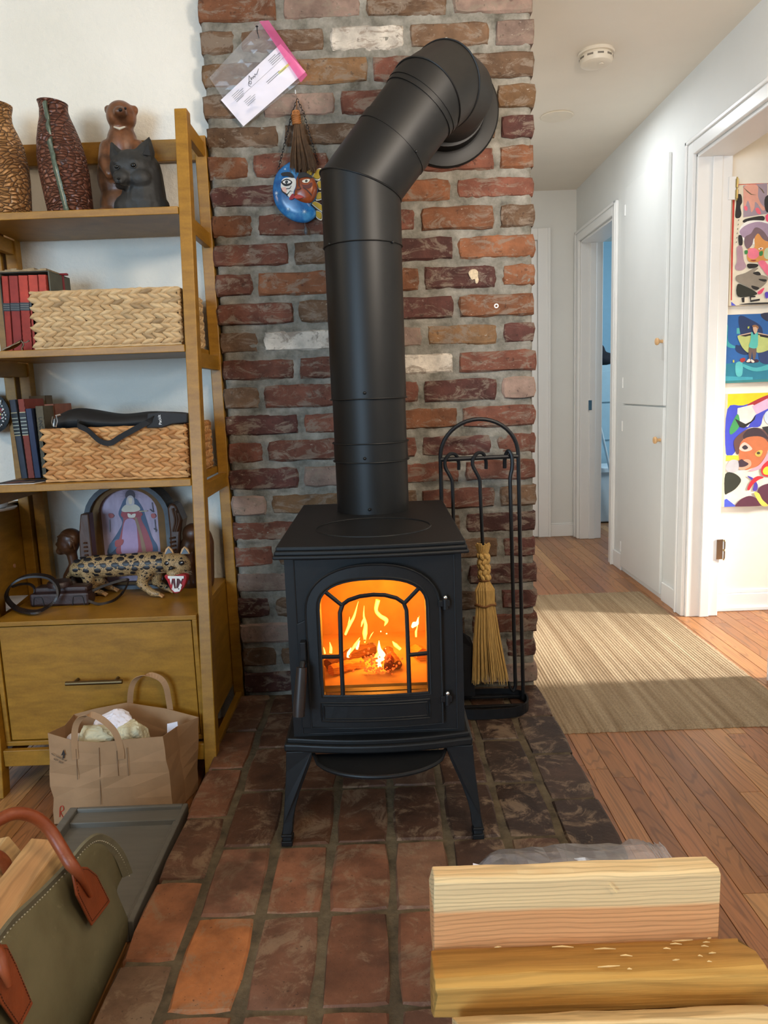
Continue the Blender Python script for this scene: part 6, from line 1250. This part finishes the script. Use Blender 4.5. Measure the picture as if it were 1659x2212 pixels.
def crumple(nm, label, c, r, mat, seed, sub=4):
    bm = bmesh.new(); bmesh.ops.create_icosphere(bm, subdivisions=sub, radius=1); rg = random.Random(seed)
    pl_ = [(Vector((rg.gauss(0, 1), rg.gauss(0, 1), rg.gauss(0, 1))).normalized(), rg.uniform(0.66, 1.08)) for _ in range(70)]
    for v in bm.verts:
        d = v.co.normalized(); k = 1.1
        for nn, h in pl_:
            dn = d.dot(nn)
            if dn > 0.05: k = min(k, h/dn)
        k += rg.uniform(-.035, .035); v.co = Vector((d.x*r[0]*k, d.y*r[1]*k, d.z*r[2]*k))+Vector(c)
    me = bpy.data.meshes.new(nm); bm.to_mesh(me); bm.free(); me.materials.append(mat); o = bpy.data.objects.new(nm, me); COL.objects.link(o)
    return tag(o, label, 'paper')
CREAM = plain('cream_tissue', srgb(206, 194, 160), 0.8, 0, 0.08, 20); 
def bgp(x, y, Y): return hy(x, y, Y)
crumple('crumpled_paper', 'large ball of crumpled white paper at the top of the paper bag', bgp(247, 1574, -0.50), (0.072, 0.045, 0.066), PAPW, 4)
crumple('crumpled_paper', 'crumpled cream tissue to the right in the paper bag', bgp(287, 1588, -0.53), (0.058, 0.04, 0.048), CREAM, 6)
crumple('crumpled_paper', 'crumpled cream paper at the front of the paper bag, under the handle', bgp(208, 1592, -0.55), (0.066, 0.036, 0.046), CREAM, 8)
crumple('crumpled_paper', 'crumpled white paper at the left end of the paper bag', bgp(162, 1606, -0.54), (0.040, 0.035, 0.032), PAPW, 11)
tag(MB().prism([bgp(x, y, -0.505) for x, y in ((361, 1564), (383, 1559), (384, 1568), (379, 1579), (361, 1600))], (0.0, 0.002, 0)).build('paper_sheet', PAPW, None), 'white paper corner standing at the right side inside the paper bag', 'paper')

# ================================================================== grey tray
GR = plain('grey_painted_wood', srgb(106, 103, 96), 0.6, 0, 0.10, 12, 0.1, 80, stretch=(0.5, 4, 2))
tr = thing('grey_tray', 'shallow grey painted wooden tray with a raised rim, on the floor beside the hearth', 'tray', (-0.716, -0.83, 0))
x0, x1, y0, y1 = -0.868, -0.552, -1.055, -0.600
MB().box(x0+.004, x1-.004, y0+.004, y1-.004, 0.004, 0.026).build('bottom', GR, tr, bevel=0.002)
MB().box(x0, x0+.022, y0, y1, 0.0, 0.050).build('rim', GR, tr, bevel=0.003); MB().box(x1-.013, x1, y0, y1, 0.0, 0.050).build('rim', GR, tr, bevel=0.003)
MB().box(x0+.022, x1-.013, y1-.012, y1, 0.0, 0.050).build('rim', GR, tr, bevel=0.003); MB().box(x0+.022, x1-.013, y0, y0+.014, 0.0, 0.046).build('rim', GR, tr, bevel=0.003)
MB().box(x0+.022, x1-.013, y1-.062, y1-.012, 0.020, 0.040).build('back_ledge', GR, tr, bevel=0.002)
MB().box(x1-.024, x1-.013, y0+.014, y1-.062, 0.020, 0.037).build('side_ledge', GR, tr, bevel=0.0015)
MB().box(x0+.022, x1-.024, y0+.014, y0+.045, 0.020, 0.037).build('front_ledge', GR, tr, bevel=0.0015)

# ================================================================== canvas log tote
to = thing('log_tote', 'olive waxed canvas log carrier with tan leather handles, at the lower left', 'tote', (-0.70, -1.38, 0))
def rim(y):   # (x, z) of the near rim along the bag
    ks = [(-1.068, -.549, .165), (-1.08, -.556, .215), (-1.10, -.566, .255), (-1.135, -.576, .288), (-1.175, -.585, .297), (-1.23, -.595, .292), (-1.30, -.600, .300), (-1.42, -.602, .325), (-1.55, -.600, .33), (-1.70, -.590, .30), (-1.76, -.565, .20)]
    for a, b in zip(ks, ks[1:]):
        if b[0] <= y <= a[0]: t_ = (a[0]-y)/(a[0]-b[0]); return a[1]+(b[1]-a[1])*t_, a[2]+(b[2]-a[2])*t_
    return ks[-1][1], ks[-1][2]
ysn = [-1.068, -1.08, -1.10, -1.135, -1.175, -1.23, -1.30, -1.36, -1.42, -1.49, -1.55, -1.63, -1.70, -1.76]
def sect(y):
    rx, rz_ = rim(y); b = 0.010*sin(7*y); e = 0.012 if y > -1.08 or y < -1.74 else 0
    return [(rx, rz_), (-.572-e*0.2, rz_*0.72), (-.556-e, rz_*0.42+b*0.3), (-.553-e, .07), (-.562-e, .02), (-.60, .004), (-.74, .004), (-.87, .006), (-.905+e, .03), (-.915+e, .12), (-.895, rz_*.75), (-.868, rz_)]
ysd = [p.x for p in spline([Vector((y, 0, 0)) for y in ysn], 4)]
secs = [spline([Vector((x, y, z)) for x, z in sect(y)], 4) for y in ysd]; K_ = len(secs[0]); mb = MB()
mb.add([p for q_ in secs for p in q_], [(i*K_+j, i*K_+j+1, (i+1)*K_+j+1, (i+1)*K_+j) for i in range(len(secs)-1) for j in range(K_-1)])
mb.add(secs[0], [tuple(range(K_))]); mb.add(secs[-1], [tuple(range(K_))])
o = mb.build('canvas_body', CANVAS, to, smooth=True, angle=60); o.modifiers.new('thick', 'SOLIDIFY').thickness = 0.0025
BIND = plain('grey_green_binding', srgb(112, 106, 84), 0.8, 0, 0.12, 60)
for side in (0, -1):
    pts = [Vector((sect(y)[side][0], y, sect(y)[side][1])) for y in ysn]
    MB().ribbon(spline(pts, 4), 0.020, 0.006, lambda i: (0.3, 0, 1)).build('rim_binding', BIND, to)
    if side == 0:
        sp = spline(pts, 14); mb = MB()
        for a, b in zip(sp[::2], sp[1::2]):
            if (b-a).length > 1e-4: mb.tube([a+Vector((0.0035, 0, -0.004)), a.lerp(b, 0.6)+Vector((0.0035, 0, -0.004))], 0.0011, 4)
        stuff(mb.build('stitching', plain('pale_thread', srgb(196, 190, 170), 0.8), to))
def TX(x, y, X): return hx(x, y, X)
def patch(pts, xs, nm='leather_patch'):
    q_ = [TX(x, y, X) for (x, y), X in zip(pts, xs)]; mb = MB(); mb.prism(q_, (0.004, -0.001, 0.001)); p_ = mb.build(nm, LEATHER, to, bevel=0.0012)
    ce = sum(q_, Vector())/len(q_); mb = MB(); lp2 = [ce.lerp(a, 0.88)+Vector((0.0048, -0.001, 0.001)) for a in q_]; mm = len(lp2)
    for i in range(mm):
        a, b = lp2[i], lp2[(i+1) % mm]; k = max(2, int((b-a).length/0.005))
        for j in range(k): mb.tube([a.lerp(b, j/k), a.lerp(b, (j+.6)/k)], 0.0006, 4)
    stuff(mb.build('stitching', plain('dark_thread', srgb(70, 34, 18)), p_))
patch([(150, 1872), (185, 1873), (206, 1890), (235, 1948), (195, 2000), (162, 1935)], [-.572, -.570, -.567, -.558, -.553, -.560])
patch([(-35, 2040), (10, 2040), (30, 2080), (67, 2168), (38, 2225), (0, 2170), (-25, 2110)], [-.586, -.583, -.577, -.560, -.556, -.566, -.577])
hA = [TX(196, 1935, -.552), TX(180, 1905, -.556), TX(168, 1885, -.560), TX(150, 1862, -.572), TX(130, 1828, -.592), TX(105, 1790, -.612), TX(75, 1765, -.630), TX(35, 1757, -.650), TX(0, 1770, -.665)]
hB = [TX(20, 2130, -.556), TX(8, 2095, -.562), TX(-8, 2060, -.574)]
e0, e1 = hA[-1], hB[-1]
hp = hA+[e0+Vector((-0.012, -0.045, 0.002)), e0.lerp(e1, 0.5)+Vector((-0.02, -0.05, 0.05)), e0.lerp(e1, 0.8)+Vector((-0.012, -0.04, 0.03))]+hB[::-1]
sp = spline(hp, 5); MB().tube(sp, [0.004+0.0070*min(1, i/14, (len(sp)-1-i)/10) for i in range(len(sp))], 12).build('handle', LEATHER, to, smooth=True)
fX = -0.72
hp = [TX(-40, 1965, fX-.03), TX(-8, 1960, fX), TX(14, 1925, fX), TX(20, 1890, fX), TX(6, 1857, fX), TX(-20, 1846, fX-.01), TX(-60, 1850, fX-.05)]
MB().tube(spline(hp, 6), 0.0105, 12).build('handle', LEATHER, to, smooth=True)
# firewood in the tote
PINE = m_log('pale_split_pine', srgb(204, 166, 116), srgb(192, 142, 94), 0.6, 0.55, 1, None, 0.86); PINEX = m_log('pale_orange_fir', srgb(216, 184, 134), srgb(206, 146, 96), 1.0, 0.5, 0); PINEZ = m_log('sapwood_over_heartwood_fir', srgb(224, 194, 146), srgb(214, 156, 106), 1.0, 0.5, 0, hy(1240, 1962, -1.5).z)
BARK = m_log('yellow_inner_bark', srgb(206, 160, 86), srgb(168, 124, 64), 0.45, 0.50, 0, None, 0.85)
def splitlog(nm, label, prof, y0, y1, mat, seed, axis='Y', group=None, rough=0.004):
    """split firewood: cross-section swept with slight irregularity. axis Y: prof (x,z); axis X: prof (y,z)"""
    rg = random.Random(seed); mb = MB(); n = len(prof); L = 10; vs = []; off = [[0, 0] for _ in prof]
    for l in range(L+1):
        t_ = y0+(y1-y0)*l/L
        for i, (a, b) in enumerate(prof):
            off[i][0] = 0.7*off[i][0]+rg.uniform(-rough, rough)*0.6; off[i][1] = 0.7*off[i][1]+rg.uniform(-rough, rough)*0.6; e = rg.uniform(-.004, .004) if l in (0, L) else 0
            vs.append((a+off[i][0], t_+e, b+off[i][1]) if axis == 'Y' else (t_+e, a+off[i][0], b+off[i][1]))
    mb.add(vs, [(l*n+i, l*n+(i+1) % n, (l+1)*n+(i+1) % n, (l+1)*n+i) for l in range(L) for i in range(n)]+[tuple(range(n))[::-1], tuple(range(L*n, L*n+n))])
    o = mb.build(nm, mat, None, smooth=True, bevel=0.0015, seg=1, angle=24); return tag(o, label, 'firewood', group)
splitlog('firewood', 'pale split log lying along the near side of the canvas tote', [(-.615, .12), (-.612, .235), (-.635, .288), (-.70, .296), (-.72, .24), (-.70, .13)], -1.135, -1.66, PINE, 31, 'Y', 'split logs in the canvas tote')
splitlog('firewood', 'pale split log on the far side in the canvas tote', [(-.735, .12), (-.728, .25), (-.75, .290), (-.82, .275), (-.845, .20), (-.80, .12)], -1.12, -1.64, PINE, 32, 'Y', 'split logs in the canvas tote')
splitlog('firewood', 'split log at the bottom of the canvas tote under the others', [(-.60, .025), (-.605, .105), (-.70, .112), (-.83, .11), (-.85, .03)], -1.13, -1.66, PINE, 33, 'Y', 'split logs in the canvas tote')

# ================================================================== firewood stack in the foreground
FS = 'split logs stacked in front'
def yz(x, y, Y): q_ = hy(x, y, Y); return (Y, q_.z)
z1t = hy(1240, 1900, -1.5).z; z1b = hy(1240, 2040, -1.5).z
la = splitlog('firewood', 'back log of the front stack, flat face half cream and half orange', [(-1.50, z1b-0.012), (-1.50, z1t), (-1.492, z1t+0.006), (-1.462, z1t+0.002), (-1.43, z1t-0.04), (-1.435, z1b-0.02)], 0.050, 0.455, PINEZ, 41, 'X', FS, 0.002)
z2 = hy(1240, 2034, -1.502).z; z2f = hy(1240, 2122, -1.598).z; z2b = hy(1240, 2198, -1.598).z
lb = splitlog('firewood', 'middle log of the front stack with peeling yellow inner bark on top', [(-1.504, z2-0.05), (-1.504, z2-0.004), (-1.515, z2+0.002), (-1.55, (z2+z2f)/2+0.005), (-1.585, z2f+0.003), (-1.598, z2f-0.003), (-1.597, z2f-0.012), (-1.590, z2b), (-1.55, z2b-0.03)], 0.043, 0.484, BARK, 42, 'X', FS, 0.0028)
z3 = hy(1240, 2185, -1.61).z; z3b = hy(1240, 2205, -1.66).z
lc = splitlog('firewood', 'nearest log of the front stack, cut off by the bottom of the photo', [(-1.600, z2b-0.075), (-1.603, z3-0.01), (-1.612, z3), (-1.665, z3b+0.005), (-1.72, z3b-0.02), (-1.72, z2b-0.08)], 0.066, 0.468, PINEX, 43, 'X', FS, 0.003)
lowz = 0.102; yy = [-1.455, -1.565, -1.675]
hi = min(z1b-0.02, z2b-0.034, z2b-0.082)
for k, y in enumerate(yy):
    splitlog('firewood', ['log hidden at the bottom of the front stack, on its stove side', 'log hidden at the bottom of the front stack, in its middle', 'log hidden at the bottom of the front stack, nearest the camera'][k], [(y-.05, lowz), (y+.05, lowz), (y+.052, lowz+(hi-lowz)*0.6), (y+.03, hi-0.002), (y-.03, hi-0.002), (y-.052, lowz+(hi-lowz)*0.6)], 0.085, 0.44, PINEX, 50+k, 'X', FS, 0.001)
# second tier filling under the back and middle log
splitlog('firewood', 'small log wedged directly under the cream and orange back log', [(-1.440, hi), (-1.500, hi), (-1.500, z1b-0.021), (-1.440, z1b-0.023)], 0.08, 0.44, PINEX, 60, 'X', FS, 0.0005)
splitlog('firewood', 'small log wedged directly under the yellow-barked middle log', [(-1.508, hi), (-1.588, hi), (-1.583, z2b-0.012), (-1.548, z2b-0.034), (-1.508, z2-0.056)], 0.08, 0.44, PINEX, 61, 'X', FS, 0.0005)
# splinters and loose bark flakes on the middle log
SPL = plain('pale_splinter', srgb(232, 202, 146), 0.8); rs = random.Random(77); mb = MB()
for k in range(16):
    x = rs.uniform(0.06, 0.44); t_ = rs.random(); y = -1.512-0.08*t_; z = z2+(z2f-z2)*t_+0.007; L = rs.choice((0.006, 0.010, 0.016, 0.03))
    mb.prism([(x, y, z), (x+L*.5, y-0.0015, z+0.001), (x+L, y+rs.uniform(-.002, .002), z), (x+L*.5, y+0.0018, z)], (0, 0, 0.001))
s_ = mb.build('splinters', SPL, lb); stuff(s_)
MB().tube([hy(1316, 1909, -1.506), hy(1333, 1928, -1.507)], 0.0008, 4).build('splinter', SPL, la)

# ================================================================== clear zip bag on the hearth
fb = thing('plastic_bag', 'clear plastic zip bag with a white paper inside, lying behind the stacked logs', 'bag', (0.36, -1.05, 0.10))
rg = random.Random(15); mb = MB(); NXs, NYs = 20, 10; vs = []
def fbz(u, v):
    x = 0.125+0.475*u; y = -0.955-0.25*v+(0.05*(u-0.75)/0.25 if u > 0.75 else 0)-0.09*max(0, 0.2-u)/0.2*(1-v)
    h = (0.038*sin(pi*min(max(v, 0.02), .98))**0.6+0.012)*min(1, (u+0.05)*5)*(1 if u < 0.86 else max(0.25, (1.0-u)/0.14))
    zb_ = 0.102 if x < 0.51 else 0.102-0.25*(x-0.51)
    return x, y, zb_, h
for top_ in (0, 1):
    for i in range(NXs+1):
        for j in range(NYs+1):
            u, v = i/NXs, j/NYs; x, y, zb_, h = fbz(u, v); e = 0 if (j in (0, NYs) or i == 0) else 1
            vs.append((x, y, zb_+(0.002 if not top_ else h*e+0.003)+(rg.uniform(-.005, .005)*e if top_ else 0)))
W2 = NYs+1; B2 = (NXs+1)*W2
fs = [(i*W2+j, (i+1)*W2+j, (i+1)*W2+j+1, i*W2+j+1) for i in range(NXs) for j in range(NYs)]
mb.add(vs, fs+[tuple(a+B2 for a in f) for f in fs]); mb.build('film', film('hazy_plastic_film', (0.95, 0.94, 0.95, 1), 0.20, 0.14, (0.86, 0.82, 0.84, 1), 0.24), fb, smooth=False)
zp = MB()
for k in range(5):
    u = 0.87+0.03*k; zp.tube([Vector(fbz(u, v/8)[:2]+(fbz(u, v/8)[2]+fbz(u, v/8)[3]*(0.25+0.75*min(1, 8*v/8*(1-v/8)))+0.005,)) for v in range(9)], 0.0013, 5)
zp.build('zip_ridges', film('zip_ridge_film', (0.95, 0.95, 0.95, 1), 0.35, 0.2, (0.8, 0.76, 0.78, 1), 0.1), fb)
MB().prism([(0.160, -1.02, 0.128), (0.30, -1.075, 0.118), (0.32, -1.17, 0.109), (0.15, -1.14, 0.109)], (0, 0, 0.0015)).build('paper', PAPW, fb)
